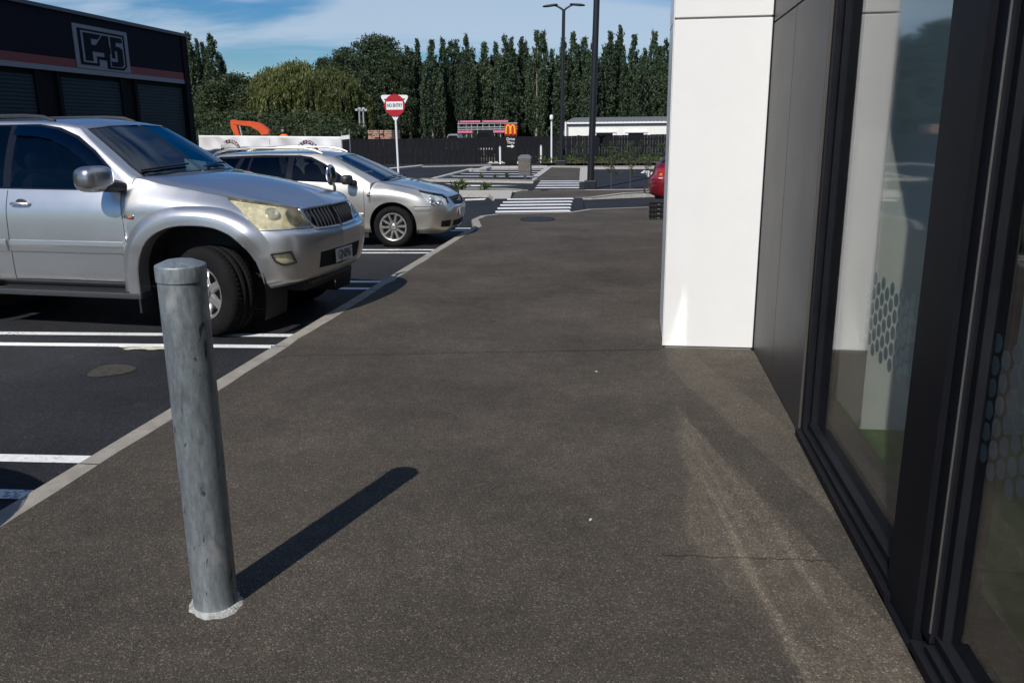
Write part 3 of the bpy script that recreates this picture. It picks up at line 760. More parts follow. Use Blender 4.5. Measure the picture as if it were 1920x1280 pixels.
def coons_hood(side, center, back, frontc, nu=30, nv=22):
    """bonnet between its side edge, centre line, windscreen foot and nose edge"""
    def samp(P, n):
        P = np.asarray(P, float); out = np.array([cr(P, t) for t in np.linspace(0, len(P)-1, 220)])
        d = np.r_[0, np.cumsum(np.linalg.norm(np.diff(out, axis=0), axis=1))]; d /= d[-1]
        return np.array([[np.interp(u, d, out[:, k]) for k in range(3)] for u in np.linspace(0, 1, n)])
    c0, c1 = samp(side, nu), samp(center, nu); d0, d1 = samp(back, nv), samp(frontc, nv)
    G = np.zeros((nu, nv, 3))
    for i, u in enumerate(np.linspace(0, 1, nu)):
        for j, v in enumerate(np.linspace(0, 1, nv)):
            f = math.sin(v*math.pi/2); f = 0.5*f+0.5*(1-(1-v)**2)
            B = (1-u)*(1-f)*c0[0]+u*(1-f)*c0[-1]+(1-u)*f*c1[0]+u*f*c1[-1]
            G[i, j] = (1-f)*c0[i]+f*c1[i]+(1-u)*d0[j]+u*d1[j]-B
    return G

def roof_grid(edge, crown, n=16):
    edge = np.asarray(edge); wmax = abs(edge[:, 1]).max()
    G = np.zeros((len(edge), n, 3))
    for i, p in enumerate(edge):
        for j, t in enumerate(np.linspace(1, 0, n)):
            G[i, j] = (p[0], p[1]*t, p[2]+crown*(abs(p[1])/wmax)**2*(1-t*t))
    return G

def make_wheel(r, width, rim_r, spokes, spoke_w, hub_r, name='wheel'):
    """wheel about the y axis, outer face towards -y: tyre, rim with spokes, brake disc"""
    w_ = empty(name)
    tw = width/2
    prof = [(rim_r-.005, -tw*.80), (rim_r+.012, -tw*.92), (rim_r+.035, -tw*1.0), ((rim_r+r)*.5, -tw*1.06), (r-.035, -tw*1.0), (r-.012, -tw*.88), (r, -tw*.74), (r, -tw*.30),
            (r-.009, -tw*.29), (r-.009, -tw*.22), (r, -tw*.21), (r, tw*.21), (r-.009, tw*.22), (r-.009, tw*.29), (r, tw*.30), (r, tw*.74), (r-.02, tw*.9), ((rim_r+r)*.5, tw), (rim_r, tw*.8)]
    mb = MB(); mb.lathe(prof, axis='y', n=56)
    # tread blocks on both shoulders
    for k in range(60):
        a = 2*math.pi*k/60
        for s_ in (-1, 1):
            c, sn = math.cos(a), math.sin(a); u = np.array([c, 0, sn]); t = np.array([-sn, 0, c])
            q = []
            for rr in (r-.012, r+.004):
                for yy, tt in ((tw*.42, -.012), (tw*.86, -.006), (tw*.86, .010), (tw*.42, .004)):
                    q.append(u*(rr if yy < tw*.6 else rr-.012)+t*tt+np.array([0, s_*yy, 0]))
            mb.add(q, [(0, 1, 2, 3), (7, 6, 5, 4), (0, 4, 5, 1), (1, 5, 6, 2), (2, 6, 7, 3), (3, 7, 4, 0)])
    tyre = mb.build('tyre', M['tyre'], w_)
    mb = MB(); mb.lathe([(rim_r+.004, -tw*.93), (rim_r-.008, -tw*.94), (rim_r-.022, -tw*.84), (rim_r-.03, -tw*.5), (rim_r-.05, tw*.7)], axis='y', n=48)
    ro = tw*.80
    for k in range(spokes):
        a = 2*math.pi*k/spokes+math.pi/2; rot = Matrix.Rotation(-a, 4, 'Y')
        hw = spoke_w
        q = []
        for rr, yy, ww in ((hub_r*.75, -ro*.93, hw*1.15), (rim_r*.6, -ro*1.0, hw*.9), (rim_r-.018, -ro*1.02, hw*1.1)):
            for s_, dy in ((-1, .03), (-.65, 0), (.65, 0), (1, .03)):
                q.append(rot @ Vector((rr, yy+dy, s_*ww)))
        mb.add(q, [(i*4+j+4, i*4+j+5, i*4+j+1, i*4+j) for i in range(2) for j in range(3)])
    mb.lathe([(0, -ro*.98), (hub_r*.55, -ro*.98), (hub_r*.62, -ro*.95), (hub_r, -ro*.92), (hub_r*1.05, -ro*.6)], axis='y', n=24)
    rim = mb.build('rim', M['alloy'], w_)
    mb = MB()
    for k in range(5):
        a = 2*math.pi*k/5; mb.lathe([(0, -ro*.955), (.011, -ro*.955), (.011, -ro*.9)], c=(hub_r*.8*math.cos(a), 0, hub_r*.8*math.sin(a)), axis='y', n=8)
    mb.lathe([(0, -ro*.94), (hub_r*.98, -ro*.94), (hub_r*.98, -ro*.90), (0, -ro*.90)], axis='y', n=20, smooth=False)
    mb.build('wheel_nuts', M['dark_metal'], w_)
    mb = MB(); mb.lathe([(0, 0.0), (rim_r-.06, 0.0), (rim_r-.06, .02), (0, .02)], axis='y', n=32, smooth=False); mb.build('brake_disc', M['dark_metal'], w_)
    return w_

M['shaded_silver'] = paint_mat('shaded silver paint', (0.42, 0.425, 0.44), 0.9, 0.30, 1.0)  # body silver darkened: shade on the mirror housings put into the colour
M['dark_chrome'] = mk('dulled chrome', (0.42, 0.43, 0.45), 0.18, metal=1.0, rvary=0.05)
M['tyre'] = mk('tyre rubber', (0.009, 0.009, 0.0095), 0.88, spec=0.2, vary=0.3, vscale=12, bump=0.2, bscale=80)
M['alloy'] = mk('alloy rim', (0.58, 0.57, 0.54), 0.32, metal=0.85, vary=0.12, vscale=14)
M['dark_trim'] = mk('black plastic', (0.018, 0.018, 0.02), 0.55, vary=0.2, vscale=20)
M['dark_metal'] = mk('brake iron', (0.09, 0.085, 0.08), 0.5, metal=0.7, vary=0.2, vscale=20)
M['chrome'] = mk('chrome', (0.72, 0.73, 0.75), 0.12, metal=1.0, rvary=0.04)
M['silver'] = paint_mat('silver paint', (0.69, 0.69, 0.685), 0.92, 0.36, 1.0)
M['champagne'] = paint_mat('pale silver paint', (0.71, 0.68, 0.61), 0.90, 0.37, 1.0)
M['red'] = paint_mat('red paint', (0.26, 0.012, 0.022), 0.45, 0.34, 0.7)
M['car_glass'] = glass_mat('car glass', (0.34, 0.39, 0.40), 0.055, 4.5, 0.0)
M['tint_glass'] = glass_mat('tinted glass', (0.10, 0.11, 0.115), 0.055, 4.5, 0.0)
M['screen_glass'] = glass_mat('windscreen glass', (0.42, 0.50, 0.56), 0.17, 3.6, 0.0)
M['gloss_black'] = mk('gloss black pillar', (0.012, 0.012, 0.014), 0.12, spec=0.4)
M['lens_fog'] = glass_mat('yellowed lamp lens', (0.96, 0.92, 0.74), 0.05, 4.5, 0.05)
_nt = M['lens_fog'].node_tree; _o = _nt.nodes['Material Output']; _src = _o.inputs['Surface'].links[0].from_socket
_d = node(_nt, 'ShaderNodeBsdfDiffuse'); _d.inputs['Color'].default_value = (0.66, 0.61, 0.42, 1)
_tc = node(_nt, 'ShaderNodeTexCoord'); _n = node(_nt, 'ShaderNodeTexNoise'); _n.inputs['Scale'].default_value = 7
_r = node(_nt, 'ShaderNodeMapRange'); _r.inputs['From Min'].default_value = .3; _r.inputs['From Max'].default_value = .7; _r.inputs['To Min'].default_value = .04; _r.inputs['To Max'].default_value = .26
_nt.links.new(_tc.outputs['Object'], _n.inputs['Vector']); _nt.links.new(_n.outputs['Fac'], _r.inputs['Value'])
_m = node(_nt, 'ShaderNodeMixShader'); _nt.links.new(_r.outputs[0], _m.inputs[0]); _nt.links.new(_src, _m.inputs[1]); _nt.links.new(_d.outputs[0], _m.inputs[2]); _nt.links.new(_m.outputs[0], _o.inputs['Surface'])
M['lamp_glass'] = glass_mat('lamp lens', (0.9, 0.92, 0.92), 0.06, 4.5, 0.0)
M['reflector'] = mk('lamp reflector', (0.80, 0.80, 0.78), 0.22, metal=0.9)
M['tub'] = mk('lamp tub', (0.80, 0.80, 0.78), 0.40, metal=0.25, vary=0.5, vscale=16)
M['seat'] = mk('grey seat cloth', (0.05, 0.052, 0.058), 0.9, vary=0.2, vscale=40)
M['plate'] = mk('number plate', (0.55, 0.55, 0.53), 0.45)
M['ink'] = mk('black lettering', (0.012, 0.012, 0.014), 0.6)
M['amber'] = mk('amber lens', (0.55, 0.16, 0.03), 0.2, coat=0.6)
M['red_lens'] = mk('red lens', (0.33, 0.02, 0.015), 0.2, coat=0.8)

def ellipsoid(mb, c, r, p=2.4, nu=20, nv=12, rz=0.0):
    vs = []
    def sp(v, e): return math.copysign(abs(v)**e, v)
    e = 2/p
    rows = []
    for i in range(nv+1):
        th = -math.pi/2+math.pi*i/nv; row = []
        for j in range(nu+1):
            ph = 2*math.pi*j/nu
            x, y, z = r[0]*sp(math.cos(th), e)*sp(math.cos(ph), e), r[1]*sp(math.cos(th), e)*sp(math.sin(ph), e), r[2]*sp(math.sin(th), e)
            row.append((c[0]+x*math.cos(rz)-y*math.sin(rz), c[1]+x*math.sin(rz)+y*math.cos(rz), c[2]+z))
        rows.append(row)
    mb.grid(np.array(rows), smooth=True, flip=True)

def make_car(spec, root):
    """skin, windows, wheels and fittings of one car from its table of outlines"""
    S = spec
    A = refine(S['A'], 8, 6); Cg = refine(S['C'], 8, 6)
    A = A*np.array([1, -1, 1]); Cg = Cg*np.array([1, -1, 1])         # tables give the positive half, build the near (y<0) one
    n_c = len(S['A'][0]); fc = S['hood_col']; nose = len(A[0])-1
    top = A[-1]; hs = top[fc*8:S['hood_end']*8+1]; hf = top[S['hood_end']*8:]
    cs = Cg[0]; back = cs[S['cowl_col']*8:]
    center = [np.array((x, 0, z)) for x, z in S['hood_center']]
    center = [back[-1]]+center+[hf[-1]]
    H = coons_hood(hs, center, back, hf)
    Rf = roof_grid(Cg[-1], S['crown'])
    grids = [(A, False), (Cg, False), (H, True), (Rf, True)]
    sk = Skin(grids)
    sk.bm.faces.ensure_lookup_table()
    ztop = S['hood_zmin']
    # base tags: 1 lower body, 2 pillars and greenhouse frame, 3 bonnet, 4 roof
    nA = (A.shape[0]-1)*(A.shape[1]-1); nC = (Cg.shape[0]-1)*(Cg.shape[1]-1); nH = (H.shape[0]-1)*(H.shape[1]-1)
    tA = BVHTree.FromPolygons([tuple(p) for p in A.reshape(-1, 3)], [(i*A.shape[1]+j, i*A.shape[1]+j+1, (i+1)*A.shape[1]+j+1, (i+1)*A.shape[1]+j) for i in range(A.shape[0]-1) for j in range(A.shape[1]-1)])
    trees = []
    for G in (A, Cg, H, Rf):
        b = G.shape[1]
        trees.append(BVHTree.FromPolygons([tuple(p) for p in G.reshape(-1, 3)], [(i*b+j, i*b+j+1, (i+1)*b+j+1, (i+1)*b+j) for i in range(G.shape[0]-1) for j in range(b-1)]))
    for f in sk.bm.faces:
        c = f.calc_center_median(); ds = [t.find_nearest(c)[3] for t in trees]; f[sk.tag] = 1+ds.index(min(ds))
    side = lambda c, n: abs(n.y) > 0.25 and c.y < -0.3
    T = sk.tag
    isA = lambda c, n: True
    def only(*tags):
        st = set(tags)
        return lambda fa: fa[T] in st
    # wheel arches
    for ax_x, ax_z, rad, p_, rdz in S['arches']:
        pts = []
        for t in np.linspace(0, 2*math.pi, 49)[:-1]:
            c, s_ = math.cos(t), math.sin(t)
            pts.append((ax_x+rad*math.copysign(abs(c)**(2/p_), c), ax_z+rdz*math.copysign(abs(s_)**(2/p_), s_)))
        sk.cut(pts, (0, 2), 0, pred=lambda c, n: c.y < -0.35 and abs(n.z) < 0.8, clear=True)
    names = {}
    tagv = 10
    for nm, view, poly, m, kw in S['panels']:
        if view == 'side': pr = lambda c, n: c.y < -0.25 and n.y < -0.15
        elif view == 'front': pr = lambda c, n, x0=kw.get('x0', 0.3): c.x > x0 and n.x > 0.05
        elif view == 'rear': pr = lambda c, n, x0=kw.get('x0', -2.0): c.x < x0 and n.x < -0.05
        elif view == 'corner': pr = lambda c, n: c.x > 0.0 and c.y < -0.2 and (n.y < -0.05 or n.x > 0.2)
        else: pr = lambda c, n, x1=kw.get('x1', -1.9), ym=kw.get('ymax', -0.2): c.x < x1 and c.y < ym
        sk.cut(poly, (1, 2) if view in ('front', 'rear') else (0, 2), tagv, pred=pr, tags=kw.get('on') or {'window': (2, 9), 'windscreen': (2,), 'window_frame': (2,), 'rear_window': (2,), 'quarter_window': (2, 9)}.get(nm, (1,)))
        if nm == 'window_frame':
            for f in sk.bm.faces:
                if f[T] == tagv: f[T] = 9
            names_wf = (nm, m, kw); continue
        names[tagv] = (nm, m, kw); tagv += 1
    root_parts = {}
    if S.get('frame'):
        sk.build('window_frame', 9, M['gloss_black'], root); sk.build('window_frame', 9, M['gloss_black'], root, mirror=True)
    body = sk.build('body', 1, S['paint'], root, both=True); root_parts['body'] = body
    sk.build('cabin_frame', 2, S['paint'], root, both=True)
    sk.build('bonnet', 3, S['paint'], root, both=True)
    roof = sk.build('roof', 4, S['paint'], root, both=True); root_parts['roof'] = roof
    for tv, (nm, m, kw) in names.items():
        par = root_parts.get(kw.get('parent'), root)
        push = kw.get('push', 0.0)
        if kw.get('both'):
            o = sk.build(nm, tv, m, par, both=True, push=push); root_parts.setdefault(kw.get('key', nm), o)
        else:
            o = sk.build(nm, tv, m, par, push=push); root_parts[kw.get('key', nm)] = o
            pm = root_parts.get((kw.get('parent') or '')+'_far', par)
            o2 = sk.build(nm, tv, m, pm, mirror=True, push=push); root_parts[kw.get('key', nm)+'_far'] = o2
    # lamp tubs sit behind the lenses
    for tv, (nm, m, kw) in names.items():
        if nm not in ('headlight', 'fog_lamp'): continue
        vs, fs, ns = sk.part(tv)
        for sg in (-1, 1):
            m_ = MB(); k_ = .035 if nm == 'headlight' else .02
            m_.add([(v.x-n.x*k_, (v.y-n.y*k_)*(-sg), v.z-n.z*k_) for v, n in zip(vs, ns)], fs if sg < 0 else [f[::-1] for f in fs], True)
            m_.build('lamp_tub', M['tub'], root_parts[nm if sg < 0 else nm+'_far'])
    # shut lines
    for view, pts in S['seams']:
        for sd in (-1, 1):
            mb = MB(); sk.ribbon(mb, pts, 0.007, 0.0012, view, sides=(sd,)); mb.build('panel_gap', M['black_gap'], body)
    for sg in (-1, 1):                                     # bonnet edge
        row = []; mb = MB()
        for p in list(hs)+list(hf):
            p = Vector(p); nn = sk.normal(p); q = p+nn*0.0015
            row.append([(q.x, -sg*q.y, q.z), (q.x+nn.z*0.001, -sg*(q.y+0.006), q.z+0.0005)] if sg < 0 else [(q.x, -q.y-0.006, q.z+0.0005), (q.x, -q.y, q.z)])
        row = [[(q[0], sg*abs(q[1]), q[2]) for q in r_] for r_ in row]
        mb.grid(np.array(row), smooth=False, flip=(sg > 0)); mb.build('panel_gap', M['black_gap'], body)
    # rubber round the glass
    mb = MB()
    for view, pts, w_ in S['rubbers']:
        sk.ribbon(mb, pts, w_, 0.0018, view, close=True)
    mb.build('window_seal', M['dark_trim'], root)
    # wheel wells, floor pan
    wid = S['half_width']
    for sgn in (-1, 1):
        for ax_x, ax_z, rad, p_, rdz in S['arches']:
            mb = MB(); rows = []
            for t in np.linspace(-0.35, math.pi+0.35, 30):
                c, s_ = math.cos(t), math.sin(t)
                q = (ax_x+(rad+.02)*math.copysign(abs(c)**(2/p_), c), ax_z+(rdz+.02)*math.copysign(abs(s_)**(2/p_), s_))
                rows.append([(q[0], sgn*(wid-.035), q[1]), (q[0], sgn*(wid-.42), q[1])])
            mb.grid(np.array(rows), flip=(sgn > 0))
            mb.add([(ax_x-rad, sgn*(wid-.42), .18), (ax_x+rad, sgn*(wid-.42), .18), (ax_x+rad, sgn*(wid-.42), ax_z+rad), (ax_x-rad, sgn*(wid-.42), ax_z+rad)], [(0, 1, 2, 3)])
            mb.build('wheel_arch_liner', M['dark_trim'], root)
    mb = MB(); x0, x1, zf = S['floor']
    (_fa, _ra) = S['arches'][0], S['arches'][1]
    mb.box(_ra[0]+_ra[2]+.05, _fa[0]-_fa[2]-.05, -wid+.08, wid-.08, zf-.06, zf+.12)
    mb.box(x0, x1, -wid+.45, wid-.45, zf, zf+.14)
    mb.build('underbody', M['dark_trim'], root)
    # cabin: seats, dashboard, wheel, dark trough
    zb = S['belt_z']; xd = S['dash_x']; sw = wid-.16
    mb = MB(); mb.box(x0+.25, xd+.25, -sw, sw, zf+.12, zf+.16); mb.box(x0+.22, x0+.3, -sw+.1, sw-.1, zf+.1, zb-.03); mb.box(xd+.05, xd+.30, -sw+.02, sw-.02, zf+.15, zb-.12)
    for sg in (-1, 1): mb.box(x0+.25, xd+.1, sg*sw-.015, sg*sw+.015, zf+.12, zb-.09)
    mb.build('cabin_lining', M['inner_dark'], root)
    mb = MB(); ellipsoid(mb, (xd+.10, 0, zb-.10), (.26, sw-.02, .13), 3.0); mb.build('dashboard', M['dark_trim'], root)
    for sx, yy in ((xd-.80, -.38), (xd-.80, .38), (xd-1.65, -.40), (xd-1.65, .40)):
        mb = MB(); zz = zf+.16
        ellipsoid(mb, (sx+.18, yy, zz+.18), (.30, .25, .16), 3.2)
        m_ = MB(); ellipsoid(m_, (0, 0, .33), (.10, .245, .36), 3.0); m_.xf(Matrix.Translation(Vector((sx-.10, yy, zz+.22))) @ Matrix.Rotation(-0.30, 4, 'Y')); mb.add(m_.v, m_.f, True)
        m_ = MB(); ellipsoid(m_, (0, 0, .80), (.055, .13, .10), 2.6); m_.xf(Matrix.Translation(Vector((sx-.10, yy, zz+.20))) @ Matrix.Rotation(-0.24, 4, 'Y')); mb.add(m_.v, m_.f, True)
        mb.build('seat', M['seat'], root)
    mb = MB(); c = Vector((xd-.20, -.38, zb-.02)); ring = [c+Matrix.Rotation(-0.45, 3, 'Y') @ Vector((0, .18*math.cos(t), .18*math.sin(t))) for t in np.linspace(0, 2*math.pi, 25)]
    mb.tube(ring, .016, 8, caps=False); mb.tube([ring[0], c, ring[12]], .014, 6); mb.tube([c, c+Vector((.22, 0, -.10))], .022, 6); mb.build('steering_wheel', M['dark_trim'], root)
    # wheels
    r, wd, rim, sp_, sw_, hub = S['wheel']
    base = None
    for wx, wy, st in S['axles']:
        for sg in (-1, 1):
            if base is None: w_ = base = make_wheel(r, wd, rim, sp_, sw_, hub); w_.parent = root
            else: w_ = copy_tree(base, root)
            w_.location = (wx, sg*wy, r-.004)
            w_.rotation_euler = (0, 0.35*wx+sg, st+(math.pi if sg > 0 else 0))
    # door handles
    for (hx, hz) in S['handles']:
        for sg, key in ((-1, 'door'), (1, 'door_far')):
            h = sk.onto(hx, hz)
            if not h: continue
            p = h[0]; y = sg*abs(p.y)
            m1 = MB(); ellipsoid(m1, (hx, y-sg*.004, hz+.004), (.062, .010, .040), 2.3); par = root_parts.get(S['handle_parent'].get((hx, hz), 'body')+('' if sg < 0 else '_far'), root_parts['body'])
            m1.build('handle_recess', S['recess'], par)
            m1 = MB(); m1.tube([(hx-.105, y+sg*.004, hz), (hx-.085, y+sg*.022, hz+.001), (hx, y+sg*.027, hz+.002), (hx+.085, y+sg*.022, hz+.001), (hx+.105, y+sg*.004, hz)], [.010, .015, .017, .015, .010], 10)
            m1.build('handle', S['paint'], par)
    # mirrors
    for sg in (-1, 1):
        (mx_, my_, mz_), (rx_, ry_, rz_) = S['mirror'] if sg < 0 else S.get('mirror_far', S['mirror'])
        mb = MB(); ellipsoid(mb, (mx_, sg*my_, mz_), (rx_, ry_, rz_), 3.0, 28, 18, rz=sg*S.get('mirror_turn', 0.25))
        mi = mb.build('side_mirror', S['mirror_mat'], root)
        mb = MB(); mb.tube([(mx_+rx_*.6, sg*(my_-.03), mz_-rz_*.55), (mx_+rx_*.9, sg*(my_-ry_-.06), mz_-rz_*.75), (mx_+rx_*1.0, sg*(my_-ry_-.14), mz_-rz_*.8)], [.05, .045, .05], 10); mb.build('mirror_arm', M['dark_trim'], mi)
        mb = MB(); m_ = MB(); m_.prism([(a_*my2, b_*mz2) for a_, b_, my2, mz2 in [(math.copysign(abs(math.cos(t))**.6, math.cos(t)), math.copysign(abs(math.sin(t))**.6, math.sin(t)), rx_*.60, rz_*.80) for t in np.linspace(0, 2*math.pi, 25)[:-1]]], -.002, .002, axis='x')
        m_.xf(Matrix.Translation(Vector((mx_-rx_*.86, sg*my_, mz_))) @ Matrix.Rotation(0, 4, 'Z') @ Matrix.Scale(.62, 4, (0, 1, 0)))
        m_.build('mirror_glass', M['chrome'], mi)
    return sk, root_parts
def table(cols):
    """columns of (xs, ys, zs) -> [row][col][3]"""
    n = max(len(v) for c in cols for v in c if hasattr(v, '__len__'))
    f = lambda v: list(v) if hasattr(v, '__len__') else [v]*n
    return np.array([[ (f(c[0])[r], f(c[1])[r], f(c[2])[r]) for c in cols] for r in range(n)], float)

def house(pairs, bulge=0.02):
    """glasshouse columns from (belt point, roof point) pairs, four rows with a slight barrel"""
    rows = []
    for t in (0, 0.34, 0.68, 1.0):
        row = []
        for b, r_ in pairs:
            b, r_ = np.array(b, float), np.array(r_, float); p = b+(r_-b)*t
            n = np.array([0, 1.0, 0]) if abs(b[1]) > 0.6 else np.array([1.0 if b[0] > -1.5 else -1.0, 0, 0])
            p = p+n*bulge*math.sin(math.pi*t)*1.6
            row.append(p)
        rows.append(row)
    return np.array(rows)

# ------------------------------------------------------------------ the big silver four wheel drive
ys, zs = [.86, .915, .932, .94, .935, .918], [.42, .48, .74, .82, 1.05, 1.15]
belt = [(-3.74, 0, 1.29), (-3.73, .5, 1.29), (-3.62, .78, 1.29), (-3.40, .865, 1.295), (-3.0, .875, 1.292), (-2.45, .877, 1.288), (-1.93, .877, 1.283), (-1.3, .876, 1.276), (-.76, .868, 1.268), (-.66, .80, 1.375)]
side_x = [-3.40, -3.0, -2.45, -1.93, -1.3, -.76]
cols = [([-3.75, -3.80, -3.85, -3.85, -3.80, -3.77, -3.74], 0, [.45, .50, .72, .82, 1.05, 1.15, 1.29]),
        ([-3.73, -3.78, -3.83, -3.83, -3.79, -3.76, -3.73], .5, [.45, .50, .72, .82, 1.05, 1.15, 1.29]),
        ([-3.62, -3.66, -3.70, -3.70, -3.66, -3.64, -3.62], [.74, .78, .81, .815, .805, .80, .78], [.43, .49, .73, .82, 1.05, 1.15, 1.29])]
for i, x in enumerate(side_x): cols.append((x, ys+[belt[3+i][1]], zs+[belt[3+i][2]]))
cols += [([-.70, -.70, -.70, -.70, -.70, -.70, -.66], ys+[.80], [.42, .48, .74, .82, 1.05, 1.17, 1.375]),
         (-.40, [.86, .915, .932, .94, .935, .915, .80], [.42, .48, .74, .82, 1.04, 1.17, 1.325]),
         (-.10, [.86, .915, .932, .94, .935, .91, .79], [.42, .48, .74, .82, 1.03, 1.15, 1.275]),
         (.18, [.86, .91, .932, .94, .93, .90, .77], [.42, .48, .74, .82, 1.0, 1.11, 1.225]),
         (.43, [.84, .90, .928, .935, .925, .885, .72], [.43, .50, .70, .79, .95, 1.05, 1.185]),
         ([.58, .60, .62, .63, .63, .625, .61], [.79, .845, .885, .89, .88, .83, .65], [.44, .50, .67, .77, .90, .985, 1.155]),
         ([.70, .755, .785, .795, .79, .765, .715], [.66, .71, .75, .765, .755, .70, .53], [.45, .50, .66, .76, .88, .95, 1.115]),
         ([.77, .825, .865, .875, .87, .815, .755], [.40, .42, .46, .47, .46, .43, .33], [.46, .5, .66, .76, .88, .94, 1.10]),
         ([.80, .85, .895, .905, .90, .84, .78], 0, [.46, .5, .66, .76, .88, .94, 1.095])]
A_ = table(cols)
roofline = [(-3.42, 0, 1.83), (-3.40, .38, 1.83), (-3.36, .55, 1.83), (-3.2, .62, 1.845), (-2.9, .635, 1.86), (-2.4, .645, 1.872), (-1.93, .645, 1.872), (-1.58, .64, 1.862), (-1.36, .615, 1.835), (-1.30, .585, 1.82)]
C_ = house(list(zip(belt, roofline))+[((-.56, .58, 1.39), (-1.22, .40, 1.838)), ((-.50, 0, 1.40), (-1.18, 0, 1.848))], 0.016)
suv_spec = dict(A=A_, C=C_, hood_col=9, hood_end=14, cowl_col=9, crown=0.045, hood_zmin=1.0,
    hood_center=[(-.24, 1.388), (.08, 1.35), (.42, 1.275), (.65, 1.185)], paint=M['silver'], recess=M['dark_trim'],
    frame=True, mirror_far=((-1.02, 1.0, 1.34), (.10, .12, .09)),
    arches=[(-.045, .42, .59, 2.5, .575), (-2.93, .42, .585, 2.5, .575)], floor=(-3.6, .72, .36), half_width=.93, belt_z=1.27, dash_x=-.95,
    wheel=(.40, .275, .235, 6, .040, .075), axles=[(0, .79, -.30), (-2.9, .79, 0)],
    handles=[(-1.79, 1.155), (-2.72, 1.16)], handle_parent={(-1.79, 1.155): 'door', (-2.72, 1.16): 'rear_door'},
    mirror=((-.865, 1.07, 1.385), (.118, .155, .112)), mirror_mat=M['shaded_silver'], mirror_turn=0.2,
    panels=[('door', 'side', [(-1.95, .47), (-.755, .47), (-.725, .80), (-.735, 1.05), (-.765, 1.264), (-1.935, 1.28)], M['silver'], dict(key='door')),
            ('rear_door', 'side', [(-2.35, .47), (-1.97, .47), (-1.955, 1.28), (-2.85, 1.286), (-2.82, 1.05), (-2.40, .98)], M['silver'], dict(key='rear_door')),
            ('window_frame', 'side', [(-2.84, 1.292), (-.79, 1.272), (-.90, 1.47), (-1.08, 1.613), (-1.285, 1.742), (-1.48, 1.818), (-1.70, 1.85), (-2.76, 1.85)], M['dark_trim'], {}),
            ('window', 'side', [(-1.92, 1.297), (-.815, 1.285), (-.93, 1.46), (-1.10, 1.59), (-1.30, 1.715), (-1.50, 1.79), (-1.70, 1.825), (-1.92, 1.835)], M['car_glass'], dict(parent='door')),
            ('window', 'side', [(-2.80, 1.305), (-2.0, 1.30), (-2.0, 1.835), (-2.72, 1.83)], M['tint_glass'], dict(parent='rear_door')),
            ('quarter_window', 'side', [(-3.40, 1.33), (-2.92, 1.31), (-2.84, 1.81), (-3.25, 1.79)], M['tint_glass'], {}),
            ('windscreen', 'front', [(.02, 1.412), (-.35, 1.41), (-.60, 1.395), (-.735, 1.39), (-.715, 1.48), (-.645, 1.65), (-.575, 1.80), (-.38, 1.822), (.02, 1.835)], M['screen_glass'], dict(both=True, x0=-1.5)),
            ('rear_window', 'rear', [(.02, 1.34), (-.60, 1.34), (-.50, 1.78), (.02, 1.79)], M['tint_glass'], dict(both=True, x0=-3.3)),
            ('headlight', 'corner', [(.13, 1.32), (.22, 1.20), (.34, 1.13), (.44, 1.05), (.54, .955), (.80, .955), (.78, 1.03), (.75, 1.09), (.715, 1.13), (.60, 1.20), (.40, 1.25), (.25, 1.29)], M['lens_fog'], dict(push=.004)),
            ('grille', 'front', [(.02, 1.092), (-.50, 1.088), (-.46, .985), (-.40, .915), (.02, .905)], M['black_gap'], dict(both=True, x0=.6)),
            ('lower_intake', 'front', [(.02, .71), (-.43, .71), (-.42, .565), (.02, .545)], M['black_gap'], dict(both=True, x0=.6)),
            ('fog_lamp', 'corner', [(.645, .745), (.775, .755), (.787, .665), (.72, .655), (.675, .685)], M['lens_fog'], dict(push=.002)),
            ('tail_light', 'rearcorner', [(-3.95, .98), (-3.60, .98), (-3.60, 1.28), (-3.95, 1.28)], M['red_lens'], dict(x1=-3.5, ymax=-.6))],
    seams=[('side', [(-.757, .44), (-.727, .80), (-.737, 1.05), (-.767, 1.262)]), ('side', [(-1.965, .46), (-1.955, .8), (-1.945, 1.27)]), ('side', [(-2.40, 1.0), (-2.80, 1.05), (-2.85, 1.28)]),
           ('side', [(-1.955, .468), (-.76, .468)]), ('side', [(.30, .952), (.54, .948), (.66, .945), (.78, .942)]), ('front', [(-.72, .945), (-.5, .93), (-.02, .925)])],
    rubbers=[('front', [(-.02, 1.41), (-.35, 1.408), (-.60, 1.393), (-.738, 1.388), (-.718, 1.48), (-.648, 1.65), (-.578, 1.803), (-.38, 1.826), (-.02, 1.839)], .016)])
suv = empty('four_wheel_drive', (-3.60, 7.59, -0.10), R(-5.0), label='large silver four wheel drive parked nose to the kerb, nearest vehicle behind the bollard', cat='car')
sk, parts = make_car(suv_spec, suv)

# wide wheel arch flares
for sg in (-1, 1):
    for ax_ in (-.045, -2.93):
        mb = MB(); rows = []
        for t in np.linspace(R(24 if ax_ > -1 else 0), R(182), 44):
            row = []
            for dr, dy in ((.185, -.004), (.180, .006), (.135, .036), (.095, .050), (.088, .051), (.04, .050), (.004, .049), (-.006, .042), (-.008, -.10)):
                c, s_ = math.cos(t), math.sin(t); p_ = 2.5
                x = ax_+(.59+dr*.95)*math.copysign(abs(c)**(2/p_), c); z = .42+(.575+dr*.85)*math.copysign(abs(s_)**(2/p_), s_)
                h = sk.onto(max(-3.5, min(.66, x)), max(.5, min(1.17, z)))
                y = min(-h[0].y if h else .9, .942)
                u = min(1, max(0, (t-R(24))/R(26))) if ax_ > -1 else 1.0
                fade = u*u*(3-2*u)
                row.append((x, sg*(y+(dy*fade if dy > -.05 else dy)), z))
            rows.append(row)
        mb.grid(np.array(rows), smooth=True, flip=(sg < 0)); fo = mb.build('fender_flare', M['silver'], suv)
        sm_ = fo.modifiers.new('edge', 'EDGE_SPLIT'); sm_.split_angle = R(24)
